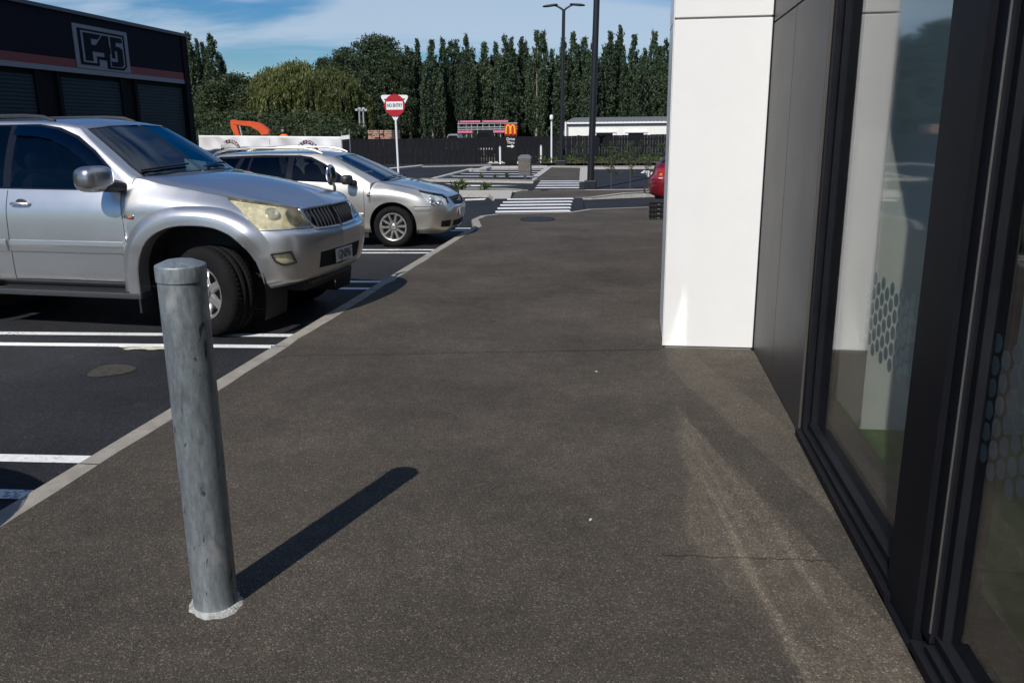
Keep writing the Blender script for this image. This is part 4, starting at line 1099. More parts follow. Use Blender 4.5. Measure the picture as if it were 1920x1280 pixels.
# door moulding, sill step, mud flap
for sg in (-1, 1):
    mb = MB()
    for a, b in ((-1.945, -.745), (-2.37, -1.985)):
        rows = []
        for x in np.linspace(a, b, 24):
            h = sk.onto(x, .78); y = -h[0].y
            rows.append([(x, sg*(y-.004), .725), (x, sg*(y+.012), .735), (x, sg*(y+.014), .775), (x, sg*(y+.021), .795), (x, sg*(y+.019), .828), (x, sg*(y-.004), .838)])
        mb.grid(np.array(rows), smooth=False, flip=(sg > 0))
        for r_ in (rows[0], rows[-1]): mb.add(r_, [tuple(range(6))])
    mb.build('door_moulding', M['silver'], suv)
    mb = MB(); mb.box(-2.36, -.62, sg*.97 if sg < 0 else .80, -.80 if sg < 0 else .97, .325, .385, b=.018); st = mb.build('side_step', mk('step grey', (0.07, 0.073, 0.078), 0.4, metal=0.4), suv)
    mb = MB(); mb.box(-2.25, -.72, sg*.965 if sg < 0 else .84, -.84 if sg < 0 else .965, .3855, .391); mb.build('tread_rubber', M['dark_trim'], st)
    mb = MB(); mb.box(-.655, -.635, sg*.96 if sg < 0 else .70, -.70 if sg < 0 else .96, .20, .47); mb.build('mud_flap', M['dark_trim'], suv)
    # weather shield over the front window
    mb = MB(); rows = []
    for x, z in resample([(-1.93, 1.84), (-1.70, 1.83), (-1.50, 1.795), (-1.30, 1.72), (-1.10, 1.597), (-.93, 1.462), (-.89, 1.41)], .03):
        row = []
        for dz, out in ((.004, .004), (-.03, .026), (-.085 if x < -.98 else -.03, .030)):
            h = sk.onto(x-(.35*dz if x > -1.5 else 0)*-1, z+dz)
            if h: row.append((h[0].x, sg*(-h[0].y+out), h[0].z))
        if len(row) == 3: rows.append(row)
    mb.grid(np.array(rows), smooth=True, flip=(sg < 0)); mb.build('weather_shield', glass_mat('smoked shield', (0.10, 0.10, 0.105), .09, 3.0), suv)
    # indicator
    h = sk.onto(-.655, 1.05); y = -h[0].y
    mb = MB(); ellipsoid(mb, (-.655, sg*y, 1.05), (.040, .008, .020), 4); ind = mb.build('indicator', M['chrome'], suv)
    mb = MB(); ellipsoid(mb, (-.660, sg*(y+.004), 1.05), (.020, .008, .012), 3); mb.build('amber_lens', M['amber'], ind)
    # roof rail
    mb = MB(); mb.tube([(-1.62, sg*.56, 1.875), (-1.74, sg*.555, 1.915), (-1.95, sg*.555, 1.928), (-2.6, sg*.555, 1.928), (-3.05, sg*.555, 1.91), (-3.2, sg*.56, 1.86)], .017, 8); mb.build('roof_rail', M['dark_trim'], suv)
    # lamp insides: two round bowls behind the yellowed lens and a chrome inner edge
    hl = parts['headlight' if sg < 0 else 'headlight_far']
    for (yy, zz, rr, mm) in ((-.735, 1.09, .058, 'chrome'), (-.72, 1.0, .040, 'amber'), (-.60, 1.045, .082, 'dark_trim')):
        f_ = sk.front(yy, zz)
        if f_:
            mb = MB(); p, n = f_
            m_ = MB(); m_.lathe([(0, 0), (rr*.55, .003), (rr*.85, .008), (rr, .012), (rr, .002)], axis='z', n=24)
            m_.xf(Matrix.Translation(p-n*.024) @ n.to_track_quat('Z', 'Y').to_matrix().to_4x4())
            if sg > 0: m_.v = [(v[0], -v[1], v[2]) for v in m_.v]; m_.f = [f[::-1] for f in m_.f]
            m_.build('lamp_bowl', M['reflector'] if mm == 'chrome' else M['lens_fog'] if mm == 'amber' else M['dark_metal'], hl)
    # chrome inner edge of the headlight
    mb = MB(); sk.ribbon(mb, [(-.505, 1.095), (-.485, 1.06), (-.47, 1.0), (-.465, .958)], .05, .005, 'front', sides=(sg,), h=.006); mb.build('lamp_trim', M['chrome'], hl)
    mb = MB(); fl = [( .64, .750), (.78, .762), (.793, .660), (.72, .648), (.668, .680)]
    sk.ribbon(mb, fl, .016, .002, 'side', sides=(sg,), h=.006, close=True); mb.build('bezel', M['dark_trim'], parts['fog_lamp' if sg < 0 else 'fog_lamp_far'])
    # wiper
    mb = MB()
    base_y = -.15 if sg < 0 else -.75
    P_ = [sk.front(y, z) for y, z in ((-.72, 1.425), (-.55, 1.44), (-.35, 1.452), (-.12, 1.46))] if sg < 0 else [sk.front(y, z) for y, z in ((-.05, 1.425), (-.20, 1.44), (-.40, 1.45), (-.58, 1.445))]
    P_ = [p[0]+p[1]*.02 for p in P_ if p]
    if sg > 0: P_ = [Vector((p.x, -p.y, p.z)) for p in P_]
    mb.tube(P_, .010, 6); mb.build('wiper', M['dark_trim'], suv)

def emblem(mb, c, s, nrm='x'):
    """three interlocked oval rings"""
    def oval(cy, cz, ry, rz, t):
        ring = [(c[0], c[1]+cy+ry*math.cos(a), c[2]+cz+rz*math.sin(a)) for a in np.linspace(0, 2*math.pi, 33)]
        mb.tube(ring, t, 6, caps=False)
    oval(0, 0, s, s*.70, s*.085); oval(0, s*.36, s*.62, s*.25, s*.075); oval(0, -.02*s, s*.24, s*.62, s*.075)

gr = parts['grille']
gbm = mk('grille grey', (0.06, 0.063, 0.07), 0.3, metal=0.6)
for y in np.linspace(-.43, .43, 15):
    if abs(y) < .02: continue
    a, b = sk.front(-abs(y), 1.078), sk.front(-abs(y), .915 if abs(y) < .38 else .975)
    pts = [Vector((p[0].x+.006+k, y, p[0].z)) for p, k in ((a, 0), (b, 0))]
    mid = (pts[0]+pts[1])/2+Vector((.012, 0, 0))
    mb = MB(); mb.tube([pts[0], mid, pts[1]], [.011, .012, .010], 8); mb.build('grille_bar', gbm, gr)
mb = MB(); sk.ribbon(mb, [(-.02, 1.096), (-.30, 1.096), (-.51, 1.092), (-.468, .985), (-.405, .910), (-.2, .903), (-.02, .900)], .030, .003, 'front', h=.012); mb.build('grille_surround', M['silver'], gr)
f_ = sk.front(0, 1.035)[0]
mb = MB(); emblem(mb, (f_.x+.028, 0, 1.03), .072); mb.build('emblem', M['chrome'], gr)
# plate with its lettering
f_ = sk.front(-.05, .64)[0]
mb = MB(); mb.box(f_.x+.014, f_.x+.022, -.18, .18, .575, .70, b=.003); pl = mb.build('number_plate', M['plate'], suv)
t_ = text_mb('GJN896', .122, .001, bold=.0, squeeze=.68); t_.xf(Matrix.Translation(Vector((f_.x+.0232, 0, .636))) @ Matrix.Rotation(R(90), 4, 'Z')); t_.build('plate_lettering', M['ink'], pl)
mb = MB(); mb.box(.62, .79, -.42, .42, .415, .455, b=.015); mb.build('skid_plate', M['dark_metal'], suv)
# sheet lying on the dashboard and a label in the windscreen
mb = MB(); m_ = MB(); m_.box(-.11, .11, -.0015, .0015, -.085, .085); m_.xf(Matrix.Translation(Vector((-.86, .42, 1.42))) @ Matrix.Rotation(R(60), 4, 'Z') @ Matrix.Rotation(R(-35), 4, 'X') @ Matrix.Rotation(R(12), 4, 'Y'))
pp = m_.build('paper_sheet', mk('pale green paper', (0.55, 0.68, 0.60), 0.7), label='pale green paper propped behind the windscreen of the silver four wheel drive', cat='paper')
pp.matrix_world = Matrix.Translation(Vector((-3.60, 7.59, -.10))) @ Matrix.Rotation(R(-5), 4, 'Z')
m_ = MB(); m_.box(-.09, .09, -.05, .05, -.001, .001); m_.xf(Matrix.Translation(Vector((-.80, -.55, 1.335))))
pp = m_.build('parking_slip', mk('white slip', (0.75, 0.76, 0.78), 0.7), label='white slip lying on the dashboard behind the near corner of the big silver windscreen', cat='paper')
pp.matrix_world = Matrix.Translation(Vector((-3.60, 7.59, -.10))) @ Matrix.Rotation(R(-5), 4, 'Z')

# ------------------------------------------------------------------ silver estate car
ys, zs = [.80, .84, .862, .87, .872, .862], [.22, .30, .46, .54, .68, .84]
belt = [(-3.50, 0, 1.03), (-3.48, .45, 1.03), (-3.38, .70, 1.035), (-3.15, .80, 1.04), (-2.6, .825, 1.038), (-2.15, .83, 1.03), (-1.69, .832, 1.02), (-1.1, .832, .995), (-.42, .828, .968), (-.27, .735, 1.00)]
side_x = [-3.15, -2.6, -2.15, -1.69, -1.1, -.42]
cols = [([-3.52, -3.60, -3.65, -3.65, -3.58, -3.54, -3.50], 0, [.28, .34, .48, .58, .72, .86, 1.03]),
        ([-3.50, -3.58, -3.62, -3.62, -3.56, -3.52, -3.48], .45, [.28, .34, .48, .58, .72, .86, 1.03]),
        ([-3.36, -3.42, -3.46, -3.46, -3.43, -3.41, -3.38], [.68, .71, .74, .745, .735, .72, .70], [.25, .32, .47, .56, .70, .85, 1.035])]
for i, x in enumerate(side_x): cols.append((x, ys+[belt[3+i][1]], zs+[belt[3+i][2]]))
cols += [([-.33, -.33, -.33, -.33, -.33, -.33, -.27], ys+[.735], [.22, .30, .46, .54, .68, .85, 1.0]),
         (-.05, [.80, .84, .862, .87, .872, .858, .75], [.22, .30, .46, .54, .68, .845, .963]),
         (.22, [.79, .83, .855, .862, .862, .838, .72], [.22, .30, .46, .54, .67, .82, .908]),
         ([.43, .45, .46, .47, .47, .46, .44], [.765, .805, .832, .838, .832, .79, .67], [.21, .29, .44, .53, .65, .77, .86]),
         ([.60, .63, .66, .68, .67, .645, .59], [.67, .71, .74, .748, .73, .67, .55], [.20, .28, .43, .52, .63, .74, .818]),
         ([.74, .80, .83, .85, .84, .775, .67], [.44, .47, .50, .50, .47, .41, .34], [.2, .28, .42, .52, .62, .73, .802]),
         ([.78, .85, .89, .91, .90, .82, .70], 0, [.2, .28, .42, .52, .61, .72, .797])]
roofline = [(-3.12, 0, 1.405), (-3.10, .35, 1.405), (-3.03, .50, 1.405), (-2.85, .55, 1.415), (-2.5, .565, 1.425), (-2.15, .575, 1.43), (-1.72, .58, 1.432), (-1.40, .578, 1.425), (-1.12, .56, 1.398), (-1.05, .535, 1.385)]
C_ = house(list(zip(belt, roofline))+[((-.13, .5, 1.0), (-.98, .35, 1.395)), ((-.07, 0, 1.003), (-.95, 0, 1.40))], 0.014)
est_spec = dict(A=table(cols), C=C_, hood_col=9, hood_end=13, cowl_col=9, crown=0.04, hood_zmin=.7,
    hood_center=[(.10, .972), (.35, .912), (.56, .848)], paint=M['champagne'], recess=M['champagne'],
    frame=True, arches=[(0, .325, .375, 2.1, .375), (-2.70, .325, .375, 2.1, .375)], floor=(-3.45, .62, .20), half_width=.865, belt_z=1.0, dash_x=-.72,
    wheel=(.318, .205, .215, 10, .021, .060), axles=[(0, .755, 0), (-2.70, .755, 0)],
    handles=[(-1.52, .90), (-2.42, .92)], handle_parent={(-1.52, .90): 'door', (-2.42, .92): 'rear_door'},
    mirror=((-.66, .985, 1.045), (.075, .11, .075)), mirror_mat=M['dark_metal'], mirror_turn=0.2,
    panels=[('door', 'side', [(-1.675, .32), (-.47, .32), (-.44, .60), (-.445, .955), (-1.675, 1.008)], M['champagne'], dict(key='door')),
            ('rear_door', 'side', [(-2.25, .32), (-1.695, .32), (-1.695, 1.012), (-2.62, 1.03), (-2.60, .80), (-2.40, .73)], M['champagne'], dict(key='rear_door')),
            ('window_frame', 'side', [(-3.20, 1.052), (-2.4, 1.030), (-1.69, 1.012), (-.60, .972), (-.89, 1.145), (-1.12, 1.275), (-1.36, 1.378), (-1.55, 1.405), (-2.2, 1.41), (-2.95, 1.385)], M['dark_trim'], {}),
            ('window', 'side', [(-1.635, 1.022), (-.66, .985), (-.92, 1.135), (-1.15, 1.255), (-1.38, 1.345), (-1.635, 1.372)], M['car_glass'], dict(parent='door')),
            ('window', 'side', [(-2.38, 1.048), (-1.735, 1.03), (-1.735, 1.378), (-2.34, 1.372)], M['tint_glass'], dict(parent='rear_door')),
            ('window', 'side', [(-2.60, 1.052), (-2.42, 1.05), (-2.38, 1.372), (-2.48, 1.368)], M['tint_glass'], dict(parent='rear_door')),
            ('quarter_window', 'side', [(-3.18, 1.07), (-2.70, 1.058), (-2.56, 1.362), (-2.98, 1.35)], M['tint_glass'], {}),
            ('windscreen', 'front', [(.02, 1.012), (-.40, 1.008), (-.655, 1.005), (-.64, 1.06), (-.585, 1.22), (-.515, 1.372), (-.34, 1.385), (.02, 1.392)], M['screen_glass'], dict(both=True, x0=-1.2)),
            ('rear_window', 'rear', [(.02, 1.08), (-.58, 1.08), (-.48, 1.36), (.02, 1.37)], M['tint_glass'], dict(both=True, x0=-3.0)),
            ('headlight', 'corner', [(.38, .875), (.46, .80), (.545, .70), (.565, .64), (.80, .635), (.815, .66), (.765, .74), (.69, .785), (.60, .812), (.50, .842)], M['lamp_glass'], dict(push=.004)),
            ('grille', 'front', [(.02, .742), (-.36, .742), (-.33, .625), (.02, .610)], M['black_gap'], dict(both=True, x0=.5)),
            ('lower_intake', 'front', [(.02, .375), (-.36, .375), (-.35, .285), (.02, .275)], M['black_gap'], dict(both=True, x0=.5)),
            ('fog_recess', 'front', [(-.45, .395), (-.66, .395), (-.64, .30), (-.45, .29)], M['black_gap'], dict(x0=.4)),
            ('tail_light', 'rearcorner', [(-3.75, .74), (-3.25, .74), (-3.25, 1.02), (-3.75, 1.02)], M['red_lens'], dict(x1=-3.2, ymax=-.5))],
    seams=[('side', [(-.475, .32), (-.442, .60), (-.445, .96)]), ('side', [(-1.685, .32), (-1.685, 1.0)]), ('side', [(-2.40, .74), (-2.6, .82), (-2.63, 1.03)]), ('side', [(-1.68, .322), (-.48, .322)]), ('side', [(.34, .63), (.50, .628), (.6, .626)])],
    rubbers=[('front', [(-.02, 1.010), (-.40, 1.006), (-.657, 1.003), (-.642, 1.06), (-.587, 1.22), (-.517, 1.374), (-.34, 1.388), (-.02, 1.395)], .014)])
est = empty('estate_car', (-3.655, 13.36, -0.10), R(-1.5), label='silver estate car with roof rails parked beyond the four wheel drive', cat='car')
ek, ep = make_car(est_spec, est)
for sg in (-1, 1):
    mb = MB(); mb.tube([(-1.20, sg*.555, 1.43), (-1.32, sg*.55, 1.475), (-1.50, sg*.55, 1.508), (-2.2, sg*.545, 1.522), (-2.8, sg*.535, 1.50), (-3.0, sg*.53, 1.455), (-3.09, sg*.525, 1.405)], [.012, .019, .019, .019, .019, .019, .012], 8); mb.build('roof_rail', M['champagne'], est)
    mb = MB(); rows = []
    for x in np.linspace(-1.67, -.46, 16):
        y = -ek.onto(x, .50)[0].y; rows.append([(x, sg*(y-.004), .475), (x, sg*(y+.014), .485), (x, sg*(y+.016), .52), (x, sg*(y-.004), .532)])
    mb.grid(np.array(rows), smooth=False, flip=(sg > 0)); mb.build('door_moulding', M['champagne'], est)
    mb = MB(); rows = []
    for x in np.linspace(.36, .60, 10):
        h = ek.onto(x, .585); y = -h[0].y; rows.append([(x, sg*(y-.004), .555), (x, sg*(y+.012), .568), (x, sg*(y+.012), .60), (x, sg*(y-.004), .615)])
    mb.grid(np.array(rows), smooth=False, flip=(sg > 0)); mb.build('bumper_strip', M['champagne'], est)
    h = ek.onto(-.36, .80); mb = MB(); ellipsoid(mb, (-.36, sg*-h[0].y, .80), (.034, .007, .018), 4); mb.build('indicator', M['chrome'], est)
    hl = ep['headlight' if sg < 0 else 'headlight_far']
    for (yy, zz, rr) in ((-.735, .69, .050), (-.64, .675, .046), (-.70, .755, .040)):
        f_ = ek.front(yy, zz)
        if f_:
            p, n = f_; m_ = MB(); m_.lathe([(0, 0), (rr*.6, .002), (rr, .010), (rr, -.02)], axis='z', n=24)
            m_.xf(Matrix.Translation(p-n*.012) @ n.to_track_quat('Z', 'Y').to_matrix().to_4x4())
            if sg > 0: m_.v = [(v[0], -v[1], v[2]) for v in m_.v]; m_.f = [f[::-1] for f in m_.f]
            m_.build('lamp_bowl', M['reflector'], hl)
    mb = MB(); P_ = [ek.front(y, z) for y, z in ((-.60, 1.022), (-.45, 1.035), (-.25, 1.045), (-.05, 1.05))]
    P_ = [Vector((p[0].x+.012, (1 if sg > 0 else 1)*p[0].y*(1 if sg < 0 else -1), p[0].z+.014)) for p in P_ if p]; mb.tube(P_, .008, 6); mb.build('wiper', M['dark_trim'], est)
gr = ep['grille']; mb = MB()
for z in (.645, .675, .705):
    P_ = [Vector((ek.front(-abs(y), z)[0].x+.004, y, z)) for y in np.linspace(-.33, .33, 13)]; mb = MB(); mb.tube(P_, .006, 6); mb.build('grille_bar', M['dark_metal'], gr)
f_ = ek.front(0, .68)[0]; mb = MB(); emblem(mb, (f_.x+.014, 0, .685), .058); mb.build('emblem', M['chrome'], gr)
f_ = ek.front(0, .46)[0]; mb = MB(); mb.box(f_.x+.010, f_.x+.018, -.18, .18, .44, .565, b=.003); mb.build('number_plate', M['plate'], est)
# oval wing mirror on a stalk, far front wing of the four wheel drive
m_ = MB(); m_.lathe([(0, .034), (.04, .029), (.064, .012), (.069, 0), (.066, -.008), (0, -.004)], axis='x', n=28); m_.xf(Matrix.Translation(Vector((.44, .80, 1.325))) @ Matrix.Rotation(-.45, 4, 'Z') @ Matrix.Scale(1.55, 4, (0, 0, 1)))
bm_ = m_.build('wing_mirror', M['dark_chrome'], suv)
mb = MB(); mb.tube([(.46, .80, 1.25), (.48, .79, 1.20), (.50, .74, 1.165), (.50, .70, 1.15)], .015, 8); mb.build('stalk', M['dark_trim'], bm_)
# a second estate stands in the bay beside the camera, just left of the frame: its shadow crosses the kerb
est2 = copy_tree(est); est2.location = (-3.71, 2.06, -0.10); est2.rotation_euler.z = R(-2)
est2['label'] = 'silver estate car parked nose to the kerb nearest the camera, only its shadow in frame'

# ------------------------------------------------------------------ red hatchback behind the pillar
ys, zs = [.77, .81, .83, .84, .84, .83], [.20, .30, .50, .60, .72, .86]
belt = [(-3.14, 0, .97), (-3.12, .42, .97), (-3.00, .66, .975), (-2.80, .77, .98), (-2.3, .80, .975), (-1.9, .805, .97), (-1.5, .805, .96), (-1.0, .805, .945), (-.45, .80, .92), (-.32, .70, .955)]
side_x = [-2.80, -2.3, -1.9, -1.5, -1.0, -.45]
cols = [([-3.20, -3.29, -3.32, -3.32, -3.24, -3.19, -3.14], 0, [.26, .32, .50, .60, .72, .86, .97]),
        ([-3.17, -3.26, -3.29, -3.29, -3.21, -3.17, -3.12], .45, [.26, .32, .50, .60, .72, .86, .97]),
        ([-3.02, -3.10, -3.13, -3.12, -3.07, -3.04, -3.00], [.68, .72, .745, .75, .73, .71, .66], [.24, .31, .50, .60, .72, .86, .975])]
for i, x in enumerate(side_x): cols.append((x, ys+[belt[3+i][1]], zs+[belt[3+i][2]]))
cols += [([-.38, -.38, -.38, -.38, -.38, -.38, -.32], ys+[.70], [.20, .30, .5, .6, .7, .83, .955]),
         (-.05, [.77, .81, .83, .84, .84, .82, .72], [.2, .3, .5, .6, .7, .81, .92]), (.22, [.76, .80, .825, .83, .83, .80, .69], [.2, .3, .48, .57, .67, .78, .865]),
         ([.42, .44, .45, .46, .46, .45, .43], [.73, .77, .80, .81, .80, .75, .63], [.2, .28, .44, .53, .63, .73, .81]), ([.56, .60, .63, .64, .63, .61, .56], [.62, .66, .70, .71, .69, .62, .50], [.2, .28, .43, .51, .60, .70, .765]),
         ([.68, .74, .77, .78, .77, .72, .64], [.40, .42, .46, .46, .44, .38, .30], [.2, .28, .42, .5, .59, .68, .74]), ([.72, .78, .82, .83, .82, .76, .67], 0, [.2, .28, .42, .5, .58, .67, .735])]
roofline = [(-2.55, 0, 1.40), (-2.54, .34, 1.40), (-2.50, .48, 1.395), (-2.40, .52, 1.40), (-2.1, .54, 1.415), (-1.85, .545, 1.42), (-1.6, .545, 1.42), (-1.35, .54, 1.41), (-1.12, .52, 1.385), (-1.05, .50, 1.37)]
C_ = house(list(zip(belt, roofline))+[((-.18, .45, .955), (-.98, .32, 1.38)), ((-.12, 0, .957), (-.95, 0, 1.385))], 0.012)
red_spec = dict(A=table(cols), C=C_, hood_col=9, hood_end=13, cowl_col=9, crown=0.04, hood_zmin=.7, hood_center=[(.05, .92), (.3, .865), (.52, .795)], paint=M['red'], recess=M['red'],
    frame=True, arches=[(0, .31, .36, 2.1, .36), (-2.55, .31, .36, 2.1, .36)], floor=(-3.15, .55, .19), half_width=.83, belt_z=.94, dash_x=-.68, wheel=(.30, .19, .19, 7, .03, .06), axles=[(0, .73, 0), (-2.55, .73, 0)],
    handles=[(-1.62, .84)], handle_parent={(-1.62, .84): 'door'}, mirror=((-.68, .93, .99), (.07, .10, .07)), mirror_mat=M['red'],
    panels=[('door', 'side', [(-1.78, .30), (-.52, .30), (-.49, .60), (-.49, .905), (-1.78, .955)], M['red'], dict(key='door')),
            ('window_frame', 'side', [(-2.55, .995), (-1.76, .975), (-.64, .935), (-.90, 1.13), (-1.19, 1.295), (-1.42, 1.375), (-1.76, 1.395), (-2.30, 1.37)], M['dark_trim'], {}),
            ('window', 'side', [(-1.72, .985), (-.68, .945), (-.92, 1.12), (-1.2, 1.28), (-1.42, 1.355), (-1.72, 1.37)], M['tint_glass'], dict(parent='door')),
            ('quarter_window', 'side', [(-2.52, 1.00), (-1.80, .99), (-1.80, 1.37), (-2.28, 1.355)], M['tint_glass'], {}),
            ('windscreen', 'front', [(.02, .966), (-.62, .962), (-.60, 1.02), (-.54, 1.2), (-.48, 1.355), (.02, 1.375)], M['screen_glass'], dict(both=True, x0=-1.2)),
            ('rear_window', 'rear', [(.02, 1.01), (-.60, 1.01), (-.47, 1.365), (.02, 1.375)], M['tint_glass'], dict(both=True, x0=-2.4)),
            ('tail_light', 'rearcorner', [(-3.5, .66), (-2.95, .66), (-2.90, .90), (-3.5, .90)], M['red_lens'], dict(x1=-2.6, ymax=-.52, push=.003)),
            ('headlight', 'corner', [(.30, .87), (.48, .74), (.50, .63), (.72, .63), (.72, .68), (.6, .76), (.45, .81)], M['lamp_glass'], {}),
            ('grille', 'front', [(.02, .70), (-.34, .70), (-.32, .62), (.02, .61)], M['black_gap'], dict(both=True, x0=.4))],
    seams=[('side', [(-.52, .30), (-.49, .6), (-.49, .91)]), ('side', [(-1.79, .30), (-1.79, .955)]), ('side', [(-3.10, .635), (-2.7, .635), (-2.55, .63)]), ('rear', [(-.70, .635), (-.4, .635), (-.02, .635)])],
    rubbers=[])
# rear view seams are drawn from behind
_rs = red_spec['seams'].pop()
red = empty('red_hatchback', (3.67, 19.95, -0.10), 0.0, label='red hatchback on the road, only its tail visible beside the white pillar', cat='car')
rk, rp = make_car(red_spec, red)
mb = MB(); rk.ribbon(mb, _rs[1], .010, .0015, 'front', d=-1); rk.ribbon(mb, [(-.02, .90), (-.45, .90), (-.62, .91)], .008, .0015, 'front', d=-1); mb.build('panel_gap', M['black_gap'], red)
for sg, key in ((-1, 'tail_light'), (1, 'tail_light_far')):
    h = rk.onto(-3.03, .75); 
    if h:
        y = -h[0].y; mb = MB(); ellipsoid(mb, (-3.03, sg*y, .75), (.055, .014, .035), 3); mb.build('amber_lens', M['amber'], rp[key])
        h2 = rk.onto(-3.03, .675); y = -h2[0].y; mb = MB(); ellipsoid(mb, (-3.03, sg*y, .678), (.075, .012, .018), 4); mb.build('reflector_strip', mk('pale reflector', (.6, .45, .42), .3, coat=.5), rp[key])
mb = MB(); mb.box(-3.335, -3.30, -.26, .26, .68, .80, b=.004); mb.build('number_plate', M['plate'], red)
mb = MB(); mb.tube([(-3.15, -.1, .30), (-3.34, -.1, .30), (-3.40, -.1, .33), (-3.40, -.1, .38)], .016, 8); mb.lathe([(0, .43), (.02, .425), (.026, .41), (.02, .39), (.012, .38)], c=(-3.40, -.1, 0), n=14); mb.build('tow_bar', M['dark_metal'], red)
# ================================================================== BACKGROUND STRUCTURES
# ---- workshop on the left, its colours darkened to deepen the shade on it
FX = -16.0
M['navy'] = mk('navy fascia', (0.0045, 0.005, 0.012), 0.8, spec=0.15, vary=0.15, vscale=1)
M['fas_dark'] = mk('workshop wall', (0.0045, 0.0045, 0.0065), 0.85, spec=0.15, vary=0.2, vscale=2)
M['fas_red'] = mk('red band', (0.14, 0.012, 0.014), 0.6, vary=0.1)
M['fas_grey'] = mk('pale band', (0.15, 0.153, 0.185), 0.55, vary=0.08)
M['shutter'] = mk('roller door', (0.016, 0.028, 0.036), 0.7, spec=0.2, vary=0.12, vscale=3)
ws = empty('workshop_building', (FX, 16.0, -0.1), label='dark workshop with a striped fascia, lettered badge and roller doors on the left', cat='building')
def wb(name, boxes, m, bev=0.0, parent=None):
    mb = MB()
    for b_ in boxes: mb.box(*b_, b=bev)
    mb.xf(Matrix.Translation(Vector((-FX, -16.0, 0.1)))); return mb.build(name, m, parent or ws)
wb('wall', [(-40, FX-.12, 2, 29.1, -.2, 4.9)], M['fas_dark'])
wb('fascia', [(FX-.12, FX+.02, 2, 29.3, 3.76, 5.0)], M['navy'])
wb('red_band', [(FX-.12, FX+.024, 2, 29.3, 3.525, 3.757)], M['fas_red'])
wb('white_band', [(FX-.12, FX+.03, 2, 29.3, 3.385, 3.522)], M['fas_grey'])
wb('roof_edge', [(-40.2, FX+.10, 1.9, 29.4, 5.0, 5.10)], mk('roof flashing', (0.06, 0.062, 0.08), 0.45, metal=0.4))
wb('corner_post', [(FX-.3, FX+.06, 29.0, 29.36, -.1, 5.0)], M['fas_dark'])
for y0, y1 in [(18.4, 21.3), (22.36, 25.2), (26.1, 28.95)]:
    mb = MB(); rows = []
    n = 66
    for k in range(n+1):
        z = -.1+3.34*k/n; d = 0.018*abs(math.sin(math.pi*k/2))
        rows.append([(FX-.10+d, y0, z), (FX-.10+d, y1, z)])
    mb.grid(np.array(rows), smooth=False, flip=True); mb.xf(Matrix.Translation(Vector((-FX, -16.0, 0.1)))); dr = mb.build('roller_door', M['shutter'], ws)
    wb('door_frame', [(FX-.13, FX-.03, y0-.16, y0, -.1, 3.38)], M['fas_dark']); wb('door_frame', [(FX-.13, FX-.03, y1, y1+.16, -.1, 3.38)], M['fas_dark'])
# badge: plate, dark outline, pale outline, letters
bY0, bY1, bZ0, bZ1 = 23.05, 25.70, 3.56, 4.76
def bpoly(pts): return [(bY0+(bY1-bY0)*a-16.0, bZ0+(bZ1-bZ0)*b+.1) for a, b in pts]
def bprism(name, polys, lvl, m, parent):
    mb = MB()
    for p in polys: mb.prism(bpoly(p), lvl-.0-FX+FX, lvl+.012, axis='x')
    return mb.build(name, m, parent)
bd = wb('badge', [(FX+.02, FX+.045, bY0, bY1, bZ0-.02, bZ1)], M['fas_grey'])
bprism('badge_outline', [[(.07, .07), (.07, .91), (.93, .91), (.93, .13), (.86, .03), (.55, .03), (.55, .23), (.40, .23), (.40, .07)]], .046, M['navy'], bd)
bprism('badge_inlay', [[(.115, .13), (.115, .86), (.885, .86), (.885, .14), (.83, .08), (.60, .08), (.60, .30), (.35, .30), (.35, .13)]], .0585, M['fas_grey'], bd)
mb = MB()
for p in [[(.15, .17), (.15, .82), (.28, .82), (.28, .17)], [(.281, .70), (.281, .82), (.47, .82), (.40, .70)], [(.281, .40), (.281, .56), (.62, .56), (.62, .40)],
          [(.36, .561), (.50, .82), (.605, .82), (.605, .561)], [(.50, .25), (.50, .399), (.60, .399), (.60, .25)],
          [(.64, .70), (.64, .82), (.86, .82), (.86, .70)], [(.64, .49), (.64, .699), (.735, .699), (.735, .49)], [(.736, .49), (.736, .60), (.80, .60), (.855, .54), (.855, .16), (.80, .10), (.75, .10), (.75, .49)], [(.62, .10), (.62, .22), (.749, .22), (.749, .10)], [(.64, .30), (.64, .489), (.70, .489), (.70, .30)]]:
    mb.prism(bpoly(p), .071, .083, axis='x')
mb.build('badge_lettering', M['navy'], bd)

# ---- hoarding wrapped in white cloth with round maroon emblems
by = 33.5
bl, br = vp(372, 254, by), vp(640, 256.5, by)
hb = empty('site_hoarding', (bl[0], by, -0.1), label='white cloth hoarding with maroon round emblems behind the silver estate', cat='fence')
M['cloth'] = mk('white banner cloth', (0.72, 0.72, 0.73), 0.75, vary=0.05, vscale=2)
M['maroon'] = mk('maroon print', (0.085, 0.018, 0.045), 0.8)
def clothy(x, z): return 0.035*math.sin(2.1*x+3*z)+0.025*math.sin(5.3*x-4*z+1)+0.016*math.sin(9*x+7*z)+0.03*max(0, math.sin(3.1*(x*0.7+z)+.5))**6
mb = MB(); rows = []; W_ = br[0]-bl[0]
for k in range(22):
    z = 0.02+(bl[2]+.1-.02)*k/21; rows.append([(x, -clothy(x, z)-.02, z+(br[2]-bl[2])*x/W_*k/21) for x in np.linspace(0, W_, 110)])
mb.grid(np.array(rows), smooth=True); ban = mb.build('banner_cloth', M['cloth'], hb); so_ = ban.modifiers.new('thick', 'SOLIDIFY'); so_.thickness = 0.004
for i, x in enumerate(np.linspace(0, W_, 5)):
    mb = MB(); mb.tube([(x, .04, 0), (x, .04, bl[2]+.22)], .022, 8); mb.build('post', M['galv'], hb)
